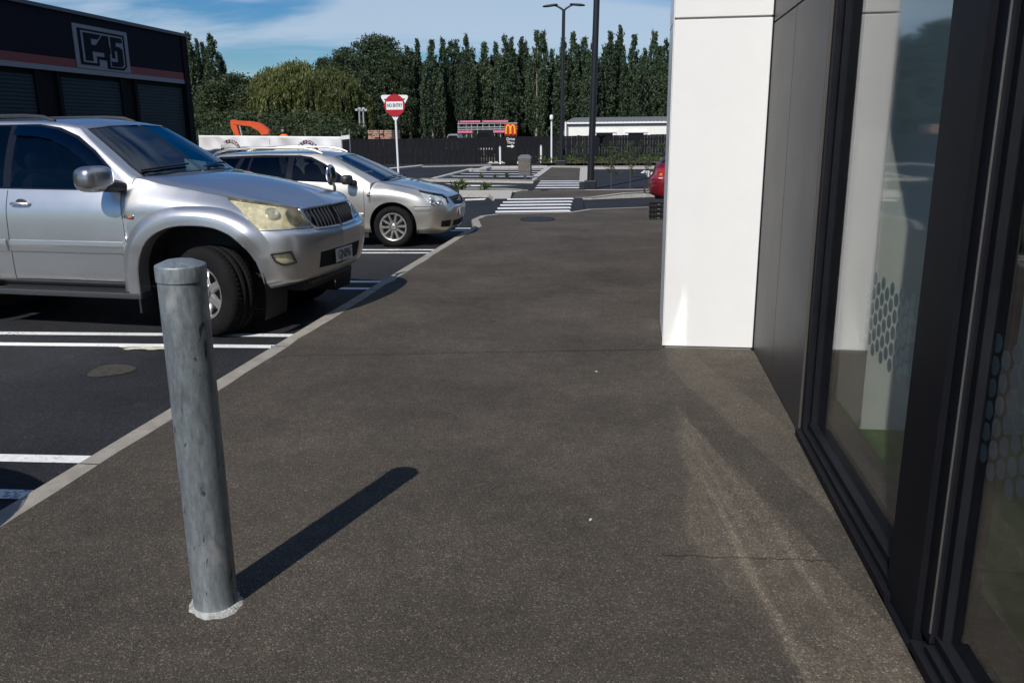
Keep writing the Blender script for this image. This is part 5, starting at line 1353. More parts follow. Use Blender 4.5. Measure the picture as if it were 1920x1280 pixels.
mb = MB(); mb.add([(W_, -.03, bl[2]+.02), (W_+.35, -.02, bl[2]+.06), (W_+.35, -.02, bl[2]-.10), (W_, -.03, bl[2]-.13), (W_, -.026, bl[2]+.02), (W_+.35, -.016, bl[2]+.06), (W_+.35, -.016, bl[2]-.10), (W_, -.026, bl[2]-.13)], [(0, 3, 2, 1), (4, 5, 6, 7)]); mb.build('loose_flap', M['cloth'], hb)
mb = MB(); mb.tube([(W_+.35, 0, 0), (W_+.35, 0, bl[2]+.28)], .02, 8); mb.build('post', M['galv'], hb)
for cx_px, cy_px in ((434, 283), (578, 284)):
    c = vp(cx_px, cy_px, by); cxl = c[0]-bl[0]; cz = c[2]+.1; r0, r1 = .31, .46
    mb = MB(); rows = []
    for t in np.linspace(0, 2*math.pi, 73):
        row = []
        for r_ in (r0, (r0+r1)/2, r1):
            x, z = cxl+r_*math.cos(t), cz+r_*math.sin(t); row.append((x, -clothy(x, z)-.028, z))
        rows.append(row)
    mb.grid(np.array(rows), smooth=True); em = mb.build('emblem', M['maroon'], ban)
    mb = MB(); word = 'NATIONAL'
    for i, ch in enumerate(word):
        a = math.pi*(0.86-0.72*i/(len(word)-1)); t_ = text_mb(ch, .145, .002, bold=.004)
        x, z = cxl+.385*math.cos(a), cz+.385*math.sin(a)
        t_.xf(Matrix.Translation(Vector((x, -clothy(x, z)-.036, z))) @ Matrix.Rotation(-(a-math.pi/2), 4, 'Y')); mb.add(t_.v, t_.f)
    mb.build('emblem_lettering', M['cloth'], em)
    mb = MB(); t_ = text_mb('SITE', .2, .002) if False else None

# ---- black board fence closing the far side
fy = 46.0
M['fence'] = mk('black stained boards', (0.0085, 0.009, 0.0125), 0.8, spec=0.2, vary=0.35, vscale=3.0, bump=0.4, bscale=20, stretch=(6, 6, 0.6))
fl_, fr_ = vp(640, 262, fy), vp(1262, 251.6, fy)
slope = (fr_[2]-fl_[2])/(fr_[0]-fl_[0])
def fence_top(x): return fl_[2]+slope*(x-fl_[0])
fe = empty('board_fence', (-10, fy, -0.1), label='long black timber board fence across the far side of the car park', cat='fence')
mb = MB(); x = -26.0; k = 0
while x < 16:
    wd = .145+.004*rng.random(); zt = fence_top(x)+rng.normal(0, .008); o_ = .018*(k % 2)
    g0, g1 = vp(897, 270, fy)[0], vp(924, 270, fy)[0]
    gap = .030 if g0 < x < g1 else .004
    mb.box(x+10, x+10+wd-gap+.004, -.022+o_, -.004+o_, .02, zt+.1); x += wd+.003; k += 1
mb.build('boards', M['fence'], fe)
for rz_ in (.35, .85, 1.2):
    mb = MB(); mb.box(-16, 26, .022, .07, rz_, rz_+.07); mb.build('rail', M['fence'], fe)
for i in range(17):
    mb = MB(); mb.box(-16+2.4*i-.05, -16+2.4*i+.05, .07, .17, 0, 1.25); mb.build('post', M['fence'], fe)
mb = MB()
fx_end = -26

# ---- signs
M['sign_red'] = mk('sign red', (0.40, 0.012, 0.022), 0.4)
M['sign_white'] = mk('sign white', (0.80, 0.80, 0.80), 0.4)
M['post_white'] = mk('white post', (0.78, 0.79, 0.80), 0.45, vary=0.05)
sy = 23.5
b = gp(741, 352); sc = vp(740, 198, sy); sb_ = vp(741, 352, sy)
sg_ = empty('no_entry_sign', (sc[0], sy, -0.1), label='round red no entry sign on a white pole in front of a white triangle', cat='sign')
zc = sc[2]+.1; rd = 19.3/1550*sy*1.03
mb = MB(); mb.tube([(0.02, .03, 0), (0.0, .03, zc+.28)], .030, 12); mb.build('pole', M['post_white'], sg_)
mb = MB(); mb.lathe([(0, -.012), (rd-.006, -.012), (rd, -.006), (rd, 0), (0, 0)], c=(0, 0, zc), axis='y', n=48, smooth=False); dsc = mb.build('disc', M['sign_red'], sg_)
mb = MB(); mb.box(-rd*.80, rd*.80, -.0165, -.0125, zc-.115, zc+.105); bar = mb.build('bar', M['sign_white'], dsc)
t_ = text_mb('NO ENTRY', .135, .0015, bold=.003, squeeze=.66); t_.xf(Matrix.Translation(Vector((0, -.0185, zc-.004)))); t_.build('lettering', M['ink'], bar)
mb = MB()
tri = []
for (cx_, cz_), a0 in (((-.345, .245), 90), ((0, -.40), 210), ((.345, .235), -30)):
    for a in np.linspace(a0+100 if a0 == 90 else a0, a0 if a0 == 90 else a0+120, 6): pass
def rtri(s):
    pts = []
    for (cx_, cz_), a0, a1 in (((-.335, .235), 90, 210), ((0, -.36), 210, 330), ((.335, .225), -30, 90)):
        for a in np.linspace(R(a0), R(a1), 6): pts.append((cx_*s+.055*s*math.cos(a), zc+cz_*s+.055*s*math.sin(a)))
    return pts
mb = MB(); mb.prism(rtri(1.0)[::-1], .012, .022, axis='y'); tr = mb.build('triangle_plate', M['sign_white'], sg_)
mb = MB(); mb.box(-.30, .30, .006, .0115, zc+.155, zc+.185); mb.build('border', M['ink'], tr)

# fast food drive through board
dy = 43.0
p0, p1 = vp(946, 232.5, dy), vp(969, 254, dy)
mc = empty('drive_thru_sign', ((p0[0]+p1[0])/2, dy, -0.1), label='red board with golden arches above black drive through arrow panel', cat='sign')
hw_ = (p1[0]-p0[0])/2; z1_, z0_ = p0[2]+.1, p1[2]+.1
mb = MB(); mb.box(-hw_, hw_, -.03, .03, z0_, z1_, b=.006); rb_ = mb.build('red_panel', mk('bright sign red', (0.50, 0.015, 0.012), 0.35), mc)
mb = MB(); mb.box(-hw_, hw_, -.028, .03, .02, z0_-.003, b=.004); bp_ = mb.build('black_panel', M['gloss_black'], mc)
pts = []
aw, ah = hw_*.74, (z1_-z0_)*.74
base_z = z0_+(z1_-z0_)*.13
mb = MB()
for s_ in (-1, 1):
    arc = []
    for t in np.linspace(0, math.pi, 21):
        c_, q = math.cos(t), math.sin(t)
        arc.append((s_*(aw*.5)+aw*.47*c_, -.045, base_z+ah*(q**.62)))
    mb.tube(arc, [.036+.022*abs(math.cos(t))**2 for t in np.linspace(0, math.pi, 21)], 8)
mb.build('golden_arches', mk('golden yellow', (0.78, 0.42, 0.02), 0.35), rb_)
def zpx(py): return vp(957, py, dy)[2]+.1
for wd, py in (('Drive', 261.0), ('Thru', 267.5)):
    t_ = text_mb(wd, .19, .002, bold=.002); t_.xf(Matrix.Translation(Vector((0, -.033, zpx(py))))); t_.build('lettering', M['sign_white'], bp_)
za = zpx(274.5)
mb = MB(); mb.prism([(-.19, za-.028), (.04, za-.028), (.04, za-.095), (.19, za), (.04, za+.095), (.04, za+.028), (-.19, za+.028)], -.034, -.0295, axis='y'); mb.build('arrow', M['sign_white'], bp_)

# ---- lamp posts
M['lamp_black'] = mk('lamp post black', (0.010, 0.011, 0.014), 0.45, vary=0.1)
def lamp_post(name, base, head_z, r0, r1, box, label, heads=True, lean=0.0):
    o = empty(name, tuple(base), label=label, cat='lamp post', group='black lamp posts')
    mb = MB(); mb.box(-box[0]/2, box[0]/2, -box[0]/2, box[0]/2, -.02, box[1], b=.02); mb.build('base_box', M['lamp_black'], o)
    mb = MB(); mb.tube([(0, 0, box[1]-.02), (lean*.4, 0, head_z*.4), (lean, 0, head_z)], [r0, (r0+r1)/2, r1], 14); mb.build('pole', M['lamp_black'], o)
    for s_ in (-1, 1):
        mb = MB(); mb.tube([(lean, 0, head_z-.04), (lean+s_*.10, 0, head_z+.05), (lean+s_*.28, 0, head_z+.155), (lean+s_*.40, 0, head_z+.19)], [.05, .045, .04, .035], 8); ar = mb.build('arm', M['lamp_black'], o)
        m_ = MB(); ellipsoid(m_, (0, 0, 0), (.36, .13, .055), 2.6); m_.xf(Matrix.Translation(Vector((lean+s_*.62, 0, head_z+.20))) @ Matrix.Rotation(s_*.10, 4, 'Y')); hd = m_.build('lamp_head', M['lamp_black'], ar)
    return o
q = gp(1052, 312, -.03)
topz = vp(1057, 19, q[1])[2]
lamp_post('lamp_post', (q[0], q[1], -.03), topz+.03, .105, .075, (.46, .28), 'black twin headed lamp post on the path by the fence', lean=vp(1057, 19, q[1])[0]-q[0])
q = gp(1107, 353.5, -.06)
t9 = vp(1119, 0, q[1])
lamp_post('lamp_post', (q[0], q[1], -.06), t9[2]+1.6, .105, .085, (.36, .24), 'tall black lamp post on the island kerb, its top beyond the frame', lean=(t9[0]-q[0])*1.25)

# ---- slim posts and bin by the fence
for (px_, pyb, pyt, r_, nm, lab, m_) in [(1034, 305, 221, .045, 'white_pole', 'slim white pole with a small fitting on top in front of fence', 'post_white'),
                                      (938, 305.5, 274, .055, 'steel_bollard', 'slim pale steel bollard left of the drive through sign', 'post_white'),
                                      (1014.5, 303.5, 272, .055, 'steel_bollard', 'slim pale steel bollard right of the grey bin', 'post_white')]:
    q = gp(px_, pyb, 0.0); zt = vp(px_, pyt, q[1])[2]
    o = empty(nm, (q[0], q[1], -.05), label=lab, cat='pole' if nm == 'white_pole' else 'bollard', group=None if nm == 'white_pole' else 'slim steel bollards by the fence')
    mb = MB(); mb.tube([(0, 0, 0), (0.0, 0, zt+.04)], r_, 12); mb.build('post', M[m_], o)
    if nm == 'white_pole':
        mb = MB(); ellipsoid(mb, (0, -.05, zt+.06), (.09, .11, .14), 3); mb.build('camera_head', M['sign_white'], o)
    else:
        mb = MB(); mb.lathe([(r_+.004, zt+.0), (r_+.006, zt+.03), (r_*.6, zt+.05), (0, zt+.055)], n=14); mb.build('cap', M['galv'], o)
q = gp(984.5, 334, 0.0); bw = 11.6/1550*q[1]
zt = vp(984, 292, q[1])[2]
lb = empty('litter_bin', (q[0], q[1], -.02), label='grey brown litter bin with hooded lid on a short leg by the path', cat='bin')
mb = MB(); mb.tube([(0, 0, 0), (0, 0, .24)], .05, 10); mb.build('leg', M['post_white'], lb)
mb = MB(); mb.box(-bw, bw, -bw*.8, bw*.8, .22, zt-.08, b=.03); mb.build('bin_body', mk('pebbled bin', (0.13, 0.115, 0.10), 0.85, vary=0.5, vscale=25, bump=.6, bscale=60), lb)
mb = MB(); mb.box(-bw*.97, bw*.97, -bw*.78, bw*.78, .10, .225, b=.02); mb.build('bin_skirt', mk('bin grey', (0.10, 0.11, 0.12), 0.6), lb)
mb = MB(); mb.prism([(-bw*1.04, zt-.085), (bw*1.04, zt-.085), (bw*1.04, zt-.03), (bw*.6, zt+.05), (-bw*.6, zt+.05), (-bw*1.04, zt-.03)], -bw*.84, bw*.84, axis='y'); mb.build('lid', mk('bin lid', (0.16, 0.165, 0.17), 0.5), lb)

# ---- stack of black crates at the pavement edge, below the red car's tail
q = gp(1234, 410, 0.0); cw = 16.5/1550*q[1]; ch_ = (vp(1234, 377, q[1])[2])/4
for k in range(4):
    o = empty('black_crate', (q[0], q[1], ch_*k+.003), label=['lowest black plastic crate, standing on the pavement below the red car', 'second black plastic crate up from the pavement below the red car', 'third black plastic crate up in the stack below the red car', 'topmost black plastic crate in the stack just under the red tail'][k], cat='crate', group='stacked black crates')
    t_ = .012; h_ = ch_-.006
    mb = MB(); mb.box(-cw, cw, -.2, .2, 0, t_); mb.build('crate_floor', M['dark_trim'], o)
    for (a, b_, c_, d_) in ((-cw, cw, -.2, -.2+t_), (-cw, cw, .2-t_, .2), (-cw, -cw+t_, -.2+t_, .2-t_), (cw-t_, cw, -.2+t_, .2-t_)):
        mb = MB(); mb.box(a, b_, c_, d_, t_, h_); mb.build('crate_wall', M['dark_trim'], o)
    mb = MB(); mb.box(-cw-.012, cw+.012, -.212, -.2, h_-.03, h_)
    for xx in np.linspace(-cw+.02, cw-.02, 6): mb.box(xx-.008, xx+.008, -.209, -.2, .01, h_-.031)
    mb.build('ribs', M['gloss_black'], o)
    mb = MB(); mb.box(-.025, .025, -.216, -.2095, .02, h_-.035); mb.build('clip', M['chrome'], o)  # chrome strip put in for the highlight stripe down the stack

# ---- low white building behind the fence on the right
wy = 64.0
wl, wr = vp(1060, 228.5, wy), vp(1262, 226, wy)
wbld = empty('low_building', (wl[0], wy, -0.1), label='low white building with a flat grey roof behind the fence on the right', cat='building')
Lw = 26.0; zt = wl[2]+.1
mb = MB(); mb.box(.12, Lw, 0, 9, 0, zt-.34); mb.build('wall', mk('white block wall', (0.78, 0.77, 0.73), 0.8, vary=0.05), wbld)
mb = MB(); mb.box(0, .11, -.5, 9, 0, zt-.02); mb.build('end_wall', M['sign_white'], wbld)
mb = MB(); mb.box(.115, Lw, -.06, 8.9, zt-.335, zt-.20); mb.build('soffit', mk('grey soffit', (0.22, 0.23, 0.25), 0.7), wbld)
mb = MB(); mb.box(.115, Lw+.2, -.22, -.12, zt-.17, zt-.02); mb.build('gutter', M['sign_white'], wbld)
mb = MB(); rows = []
for x in np.linspace(.0, Lw+.2, 261): rows.append([(x, -.24, zt-.01+.022*math.sin(x*40)), (x, 9.2, zt+.42+.022*math.sin(x*40))])
mb.grid(np.array(rows), smooth=False, flip=False); rf = mb.build('roof', mk('ribbed roof', (0.20, 0.205, 0.20), 0.55, metal=.3), wbld); rf.modifiers.new('t', 'SOLIDIFY').thickness = .02
for px0, px1 in ((1118, 1149), (1178, 1207)):
    x0_, x1_ = vp(px0, 250, wy)[0]-wl[0], vp(px1, 250, wy)[0]-wl[0]; zw = vp(px0, 249, wy)[2]+.1
    mb = MB(); mb.box(x0_, x1_, -.05, -.001, zw-.9, zw); f_ = mb.build('window', M['gloss_black'], wbld)
    mb = MB(); mb.box(x0_-.25, x1_+.25, -.13, -.001, zw+.002, zw+.09); mb.box(x0_-.25, x0_-.001, -.07, -.001, zw-.9, zw+.001); mb.box(x1_+.001, x1_+.25, -.07, -.001, zw-.9, zw+.001); mb.build('window_frame', M['sign_white'], f_)

# ---- stacked racks with pink strips (scaffold like frame), vehicles and timber behind the fence
ry = 66.0
def rx(px): return vp(px, 240, ry)[0]
def rz(py): return vp(915, py, ry)[2]
rk_ = empty('storage_rack', (rx(914), ry, -.1), label='pale tubular storage rack with pink strips behind the fence', cat='rack')
ox = rx(914)
M['pink'] = mk('pink sheeting', (0.62, 0.16, 0.27), 0.7, vary=0.15)
M['tube'] = mk('galvanised tube', (0.42, 0.43, 0.44), 0.5, metal=.4)
for py in (231.5, 238.5, 242.5):
    mb = MB(); mb.box(rx(858)-ox, rx(970)-ox, -.03, .03, rz(py)+.1-.03, rz(py)+.1+.03); mb.build('shelf_rail', M['tube'], rk_)
for px_ in (860, 874, 884, 895, 905, 917, 927, 938, 949, 968):
    mb = MB(); mb.tube([(rx(px_)-ox, .06, 0), (rx(px_)-ox, .06, rz(226 if px_ < 955 else 231)+.1)], .035, 6); mb.build('upright', M['tube'], rk_)
for a_, b_, t0, t1 in ((863, 901, 226, 229.5), (907, 953, 226, 229.5), (858, 886, 245, 249), (925, 948, 245, 249)):
    mb = MB(); mb.box(rx(a_)-ox, rx(b_)-ox, -.09, -.04, rz(t1)+.1, rz(t0)+.1); mb.build('pink_strip', M['pink'], rk_)
def simple_truck(name, px0, px1, pyt, Y, c, label, cat, cab=False):
    x0_, x1_ = vp(px0, 250, Y)[0], vp(px1, 250, Y)[0]; h = vp(px0, pyt, Y)[2]+.1; L_ = x1_-x0_
    o = empty(name, (x0_, Y, -.1), label=label, cat=cat)
    mb = MB(); mb.prism([(0, .45), (0, h*.66), (L_*.10, h*.72), (L_*.24, h*.97), (L_*.34, h), (L_*.74, h), (L_*.88, h*.72), (L_, h*.66), (L_, .45)], 0, 1.7, axis='y'); mb.build('body', mk('far body '+name, c, .35, metal=.3), o)
    mb = MB(); mb.prism([(L_*.14, h*.73), (L_*.27, h*.93), (L_*.72, h*.93), (L_*.84, h*.73)], -.012, -.002, axis='y'); mb.build('window', M['gloss_black'], o)
    for wx in (L_*.2, L_*.8):
        mb = MB(); mb.lathe([(0, -.05), (.2, -.05), (.33, -.03), (.33, .18), (0, .18)], c=(wx, .02, .33), axis='y', n=20); mb.build('wheel', M['tyre'], o)
    mb = MB(); mb.box(0, L_, -.04, -.013, .48, .60); mb.build('bumper', M['sign_white'], o)
    return o
simple_truck('parked_car', 832, 866, 251.5, 60.0, (.30, .34, .36), 'pale green grey car roof showing above the fence left of the rack', 'car')
simple_truck('parked_van', 888, 926, 245.0, 58.0, (.012, .013, .016), 'dark van roof showing above the fence in front of the pink strips', 'van')
# timber stacks: every stack is a thing made of packed boards
M['timber'] = mk('sawn timber', (0.40, 0.25, 0.19), 0.85, vary=0.45, vscale=2.5)
M['timber_end'] = mk('timber ends', (0.09, 0.05, 0.04), 0.9, vary=0.5, vscale=3)
ty = 60.0
for (px0, px1, pyt, lab) in ((690, 711, 244, 'left of the two stacks of reddish timber above the fence'), (712, 735, 244.5, 'right of the two stacks of reddish timber above the fence')):
    x0_, x1_ = vp(px0, 250, ty)[0], vp(px1, 250, ty)[0]; h = vp(px0, pyt, ty)[2]+.1
    o = empty('timber_stack', (x0_, ty, -.1), label=lab, cat='timber stack', group='timber stacks behind the fence')
    mb = MB(); z = 0
    while z < h-.08:
        x = 0
        while x < x1_-x0_-.05:
            w_ = min(rng.uniform(.12, .32), x1_-x0_-x); d_ = rng.uniform(-.12, .12)
            mb.box(x+.012, x+w_-.012, d_, d_+2.2, z+.01, z+.115); x += w_
        z += .125
    mb.build('boards', M['timber'], o)
    for x in (.2, (x1_-x0_)*.6):
        mb = MB(); mb.box(x, x+.1, .15, 2, 0, h); mb.build('bearer', M['timber_end'], o)
# floodlight masts beyond
for px_, pyt, lab in ((675, 209, 'left of two thin pale masts with lamp clusters above the fence'), (682.5, 209, 'right of two thin pale masts with lamp clusters above the fence'), (665.5, 241, 'short thin pole left of the two pale masts')):
    Y = 72.0; q = vp(px_, 255, Y); zt = vp(px_-1.5, pyt, Y)
    o = empty('mast', (q[0], Y, -.1), label=lab, cat='mast', group='thin masts behind the fence')
    mb = MB(); mb.tube([(0, 0, 0), (zt[0]-q[0], 0, zt[2]+.1)], [.10, .07], 8); mb.build('pole', M['tube'], o)
    if pyt < 220:
        for dx, dz in ((-.22, .15), (.05, .25), (.25, .12)):
            mb = MB(); mb.box(zt[0]-q[0]+dx-.12, zt[0]-q[0]+dx+.12, -.1, .1, zt[2]+.1+dz-.12, zt[2]+.1+dz+.06, b=.02); mb.build('lamp', M['tube'], o)

# ---- orange excavator behind the hoarding
ey = 52.0
def ex(px, py): p = vp(px, py, ey); return (p[0], p[2])
M['ex_orange'] = mk('excavator orange', (0.62, 0.085, 0.018), 0.45, vary=0.12, vscale=2)
e0 = vp(500, 252, ey)
exc = empty('excavator', (e0[0], ey, -.1), label='orange excavator, its bent arm rising above the white hoarding', cat='excavator')
def exz(pts): return [(ex(*p)[0]-e0[0], ex(*p)[1]+.1) for p in pts]
mb = MB(); mb.prism(exz([(504, 252), (506, 245), (500, 239), (486, 230), (470, 227.5), (440, 226), (436, 229), (441, 233.5), (455, 235), (472, 237.5), (486, 245), (492, 253)]), -.18, .18, axis='y'); mb.build('boom', M['ex_orange'], exc)
mb = MB(); mb.prism(exz([(433.5, 226), (439, 224.5), (446, 228), (446, 236), (451, 253), (452, 262), (445, 262), (442, 253), (435, 240)]), -.15, .15, axis='y'); mb.build('stick', M['ex_orange'], exc)
a_, b_ = exz([(452, 236), (457, 258)]); mb = MB(); mb.tube([(a_[0], -.2, a_[1]), (b_[0], -.2, b_[1])], .06, 8); mb.build('ram', M['tube'], exc)
mb = MB(); bk = exz([(444, 262), (453, 262), (456, 274), (448, 282), (438, 280), (436, 272)]); mb.prism(bk, -.4, .4, axis='y'); mb.build('bucket', M['dark_metal'], exc)
mb = MB(); mb.box(-.1, 2.2, -.9, .9, .75, 1.35, b=.08); mb.build('engine_housing', M['ex_orange'], exc)
mb = MB(); mb.box(.1, 1.0, -.85, -.05, 1.355, 1.50, b=.03); mb.build('cab', M['gloss_black'], exc)
for s_ in (-1, 1):
    mb = MB(); mb.prism([(-.7, .12), (-.5, 0), (2.2, 0), (2.4, .12), (2.4, .5), (2.2, .65), (-.5, .65), (-.7, .5)], s_*.75-.2, s_*.75+.2, axis='y'); mb.build('track', M['dark_trim'], exc)

# ---- worker in orange vest behind the hoarding (skin-modifier body)
def person(name, loc, h, label, vest):
    o = empty(name, loc, label=label, cat='person')
    J = {'pelvis': (0, 0, .53), 'waist': (0, 0, .60), 'chest': (0, 0, .74), 'neck': (0, 0, .835), 'head0': (0, -.01, .88), 'head1': (0, -.01, .955),
         'shl': (.10, 0, .805), 'ell': (.135, .0, .66), 'hal': (.12, -.07, .52), 'shr': (-.10, 0, .805), 'elr': (-.135, 0, .66), 'har': (-.11, -.08, .53),
         'hipl': (.05, 0, .51), 'knl': (.055, -.01, .28), 'anl': (.055, .01, .04), 'tol': (.06, -.09, .02), 'hipr': (-.05, 0, .51), 'knr': (-.055, -.01, .28), 'anr': (-.055, .01, .04), 'tor': (-.06, -.09, .02)}
    Rd = {'pelvis': .075, 'waist': .072, 'chest': .085, 'neck': .035, 'head0': .045, 'head1': .05, 'shl': .042, 'ell': .030, 'hal': .022, 'shr': .042, 'elr': .030, 'har': .022,
          'hipl': .055, 'knl': .038, 'anl': .028, 'tol': .022, 'hipr': .055, 'knr': .038, 'anr': .028, 'tor': .022}
    E_ = [('pelvis', 'waist'), ('waist', 'chest'), ('chest', 'neck'), ('neck', 'head0'), ('head0', 'head1'), ('chest', 'shl'), ('shl', 'ell'), ('ell', 'hal'), ('chest', 'shr'), ('shr', 'elr'), ('elr', 'har'),
          ('pelvis', 'hipl'), ('hipl', 'knl'), ('knl', 'anl'), ('anl', 'tol'), ('pelvis', 'hipr'), ('hipr', 'knr'), ('knr', 'anr'), ('anr', 'tor')]
    ks = list(J); me = bpy.data.meshes.new('body'); me.from_pydata([tuple(c*h for c in J[k]) for k in ks], [(ks.index(a), ks.index(b_)) for a, b_ in E_], [])
    ob = bpy.data.objects.new('body', me); col.objects.link(ob); ob.parent = o
    ob.modifiers.new('skin', 'SKIN'); ob.modifiers.new('sub', 'SUBSURF').levels = 1
    for i, k in enumerate(ks): me.skin_vertices[0].data[i].radius = (Rd[k]*h, Rd[k]*h*.85)
    me.skin_vertices[0].data[0].use_root = True
    me.materials.append(mk('dark work clothes', (.03, .035, .05), .85))
    mb = MB(); rows = []
    for z, rx_, ry_ in ((.50, .105, .082), (.58, .10, .08), (.68, .112, .088), (.76, .125, .09), (.81, .115, .08), (.845, .05, .05)):
        rows.append([(rx_*h*math.cos(t), ry_*h*math.sin(t), z*h) for t in np.linspace(0, 2*math.pi, 25)])
    mb.grid(np.array(rows), smooth=True, flip=True); mb.build('vest', vest, o)
    mb = MB(); ellipsoid(mb, (0, -.01*h, .985*h), (.062*h, .075*h, .045*h), 2.2); mb.build('hard_hat', mk('dark hat', (.02, .02, .022), .5), o)
    mb = MB(); ellipsoid(mb, (0, -.055*h, .93*h), (.036*h, .022*h, .045*h), 2.2); mb.build('face', mk('skin tone', (.38, .22, .16), .6), o)
    return o
p_ = vp(533, 262, 40.0); hz_ = vp(533, 239.5, 40.0)[2]
person('person', (p_[0], 40.0, -.1), hz_+.1, 'worker in an orange vest and dark hat standing behind the white hoarding', mk('orange vest', (.85, .17, .02), .7))

# ================================================================== PLANTS AND TREES
def leaf_mesh(name, C, size, up=0.0, elong=1.0, m=None, drop=None):
    """many small leaf faces at points C; size per point; every face turned its own way"""
    n = len(C); C = np.asarray(C); size = np.broadcast_to(size, n)
    nrm = rng.normal(size=(n, 3)); nrm[:, 2] = np.abs(nrm[:, 2])*(.6+up); nrm /= np.linalg.norm(nrm, axis=1)[:, None]
    a = rng.normal(size=(n, 3))
    if drop is not None: a = a*.25+np.array([0, 0, drop])
    u = a-nrm*(a*nrm).sum(1)[:, None]; u /= np.linalg.norm(u, axis=1)[:, None]+1e-9; v = np.cross(nrm, u)
    s = size[:, None]
    q = np.stack([C-u*s*elong, C-v*s*.55+u*s*.1, C+u*s*elong, C+v*s*.55+u*s*.1], 1).reshape(-1, 3)
    me = bpy.data.meshes.new(name); me.vertices.add(4*n); me.vertices.foreach_set('co', q.ravel())
    me.loops.add(4*n); me.loops.foreach_set('vertex_index', np.arange(4*n, dtype=np.int32)); me.polygons.add(n)
    me.polygons.foreach_set('loop_start', np.arange(0, 4*n, 4, dtype=np.int32)); me.polygons.foreach_set('loop_total', np.full(n, 4, dtype=np.int32))
    at = me.attributes.new('leaf', 'FLOAT', 'FACE'); at.data.foreach_set('value', rng.random(n).astype(np.float32))
    me.update(); me.validate()
    if m: me.materials.append(m)
    return me
def obj_of(name, me, parent=None):
    o = bpy.data.objects.new(name, me); col.objects.link(o); o.parent = parent; return o
M['bark'] = mk('bark', (0.10, 0.085, 0.065), 0.9, vary=0.4, vscale=2, bump=.8, bscale=8)
M['bark_pale'] = mk('pale bark', (0.24, 0.22, 0.18), 0.9, vary=0.35, vscale=2)
M['leaf_poplar'] = leaf_mat('poplar leaves', (0.020, 0.036, 0.022), (0.088, 0.128, 0.066), .27)
M['leaf_dark'] = leaf_mat('dark evergreen leaves', (0.013, 0.026, 0.013), (0.058, 0.086, 0.038), .18)
M['leaf_willow'] = leaf_mat('willow leaves', (0.036, 0.055, 0.016), (0.165, 0.185, 0.058), .32)
M['leaf_mid'] = leaf_mat('mixed broad leaves', (0.022, 0.038, 0.015), (0.075, 0.100, 0.040), .22)
M['leaf_fresh'] = leaf_mat('fresh leaves', (0.03, 0.05, 0.012), (0.10, 0.14, 0.04), .25)

def poplar_mesh(h, wmax, n_tips, seed):
    """upright crown of several leading plumes with feathery tips"""
    g = np.random.default_rng(seed); P, S = [], []
    def plume(x, y, hh, w, z0, n):
        """rising twig tufts inside a spindle outline"""
        t = g.random(n)**.85; prof = w*np.clip(np.minimum(1, .6+t*1.5)*(1-t**2.6)**.9, .03, None)
        r = prof*np.sqrt(g.random(n))*g.uniform(.75, 1.15, n); a = g.random(n)*2*math.pi
        z = z0+(hh-z0)*t*.95; ln = g.uniform(.45, 1.15, n)*(1-.45*t); k = 20
        s = g.random((n, k)); out = .16+.20*g.random((n, 1))
        X = x+(r[:, None]+out*s*ln[:, None])*np.cos(a)[:, None]; Y_ = y+(r[:, None]+out*s*ln[:, None])*np.sin(a)[:, None]; Z = z[:, None]+s*ln[:, None]
        Q = np.stack([X, Y_, Z], -1).reshape(-1, 3)+g.normal(0, .055, (n*k, 3))
        P.append(Q); S.append(g.uniform(.05, .115, n*k)*(h/11))
    plume(0, 0, h, wmax*.52, h*.05, 190)
    for k in range(n_tips):
        a = g.random()*2*math.pi; d = wmax*g.uniform(.2, .75); hh = h*g.uniform(.55, .98-.25*d/wmax)
        plume(d*math.cos(a), d*math.sin(a), hh, wmax*g.uniform(.18, .36), h*g.uniform(.03, .25), 85)
    return leaf_mesh('crown', np.concatenate(P), np.concatenate(S), m=M['leaf_poplar'], elong=1.3, drop=.8)
pop_m = [poplar_mesh(11, g0_, n0_, 40+k) for k, (g0_, n0_) in enumerate([(1.3, 6), (1.0, 4), (1.6, 9), (1.2, 7), (1.45, 6), (.9, 5), (1.5, 8), (1.15, 4), (1.7, 10)])]
def trunk_mesh(h, r, m, limbs=0, spread=1.0, seed=0):
    g = np.random.default_rng(seed); mb = MB()
    mb.tube([(0, 0, -.3), (g.normal(0, .05), g.normal(0, .05), h*.35), (g.normal(0, .1), g.normal(0, .1), h*.7), (0, 0, h)], [r*1.25, r*.9, r*.5, r*.12], 9)
    for k in range(limbs):
        a = 2*math.pi*k/limbs+g.random(); z = h*g.uniform(.2, .5); d = spread*g.uniform(.5, .9); rise = h*g.uniform(.2, .42)
        mb.tube([(0, 0, z), (d*.5*math.cos(a), d*.5*math.sin(a), z+rise*.6), (d*math.cos(a), d*math.sin(a), z+rise)], [r*.45, r*.3, r*.08], 7)
    me = bpy.data.meshes.new('trunk'); me.from_pydata(mb.v, [], mb.f); me.polygons.foreach_set('use_smooth', mb.sm); me.materials.append(m); return me
pop_t = trunk_mesh(9.5, .14, M['bark_pale'], 5, .7, 3)
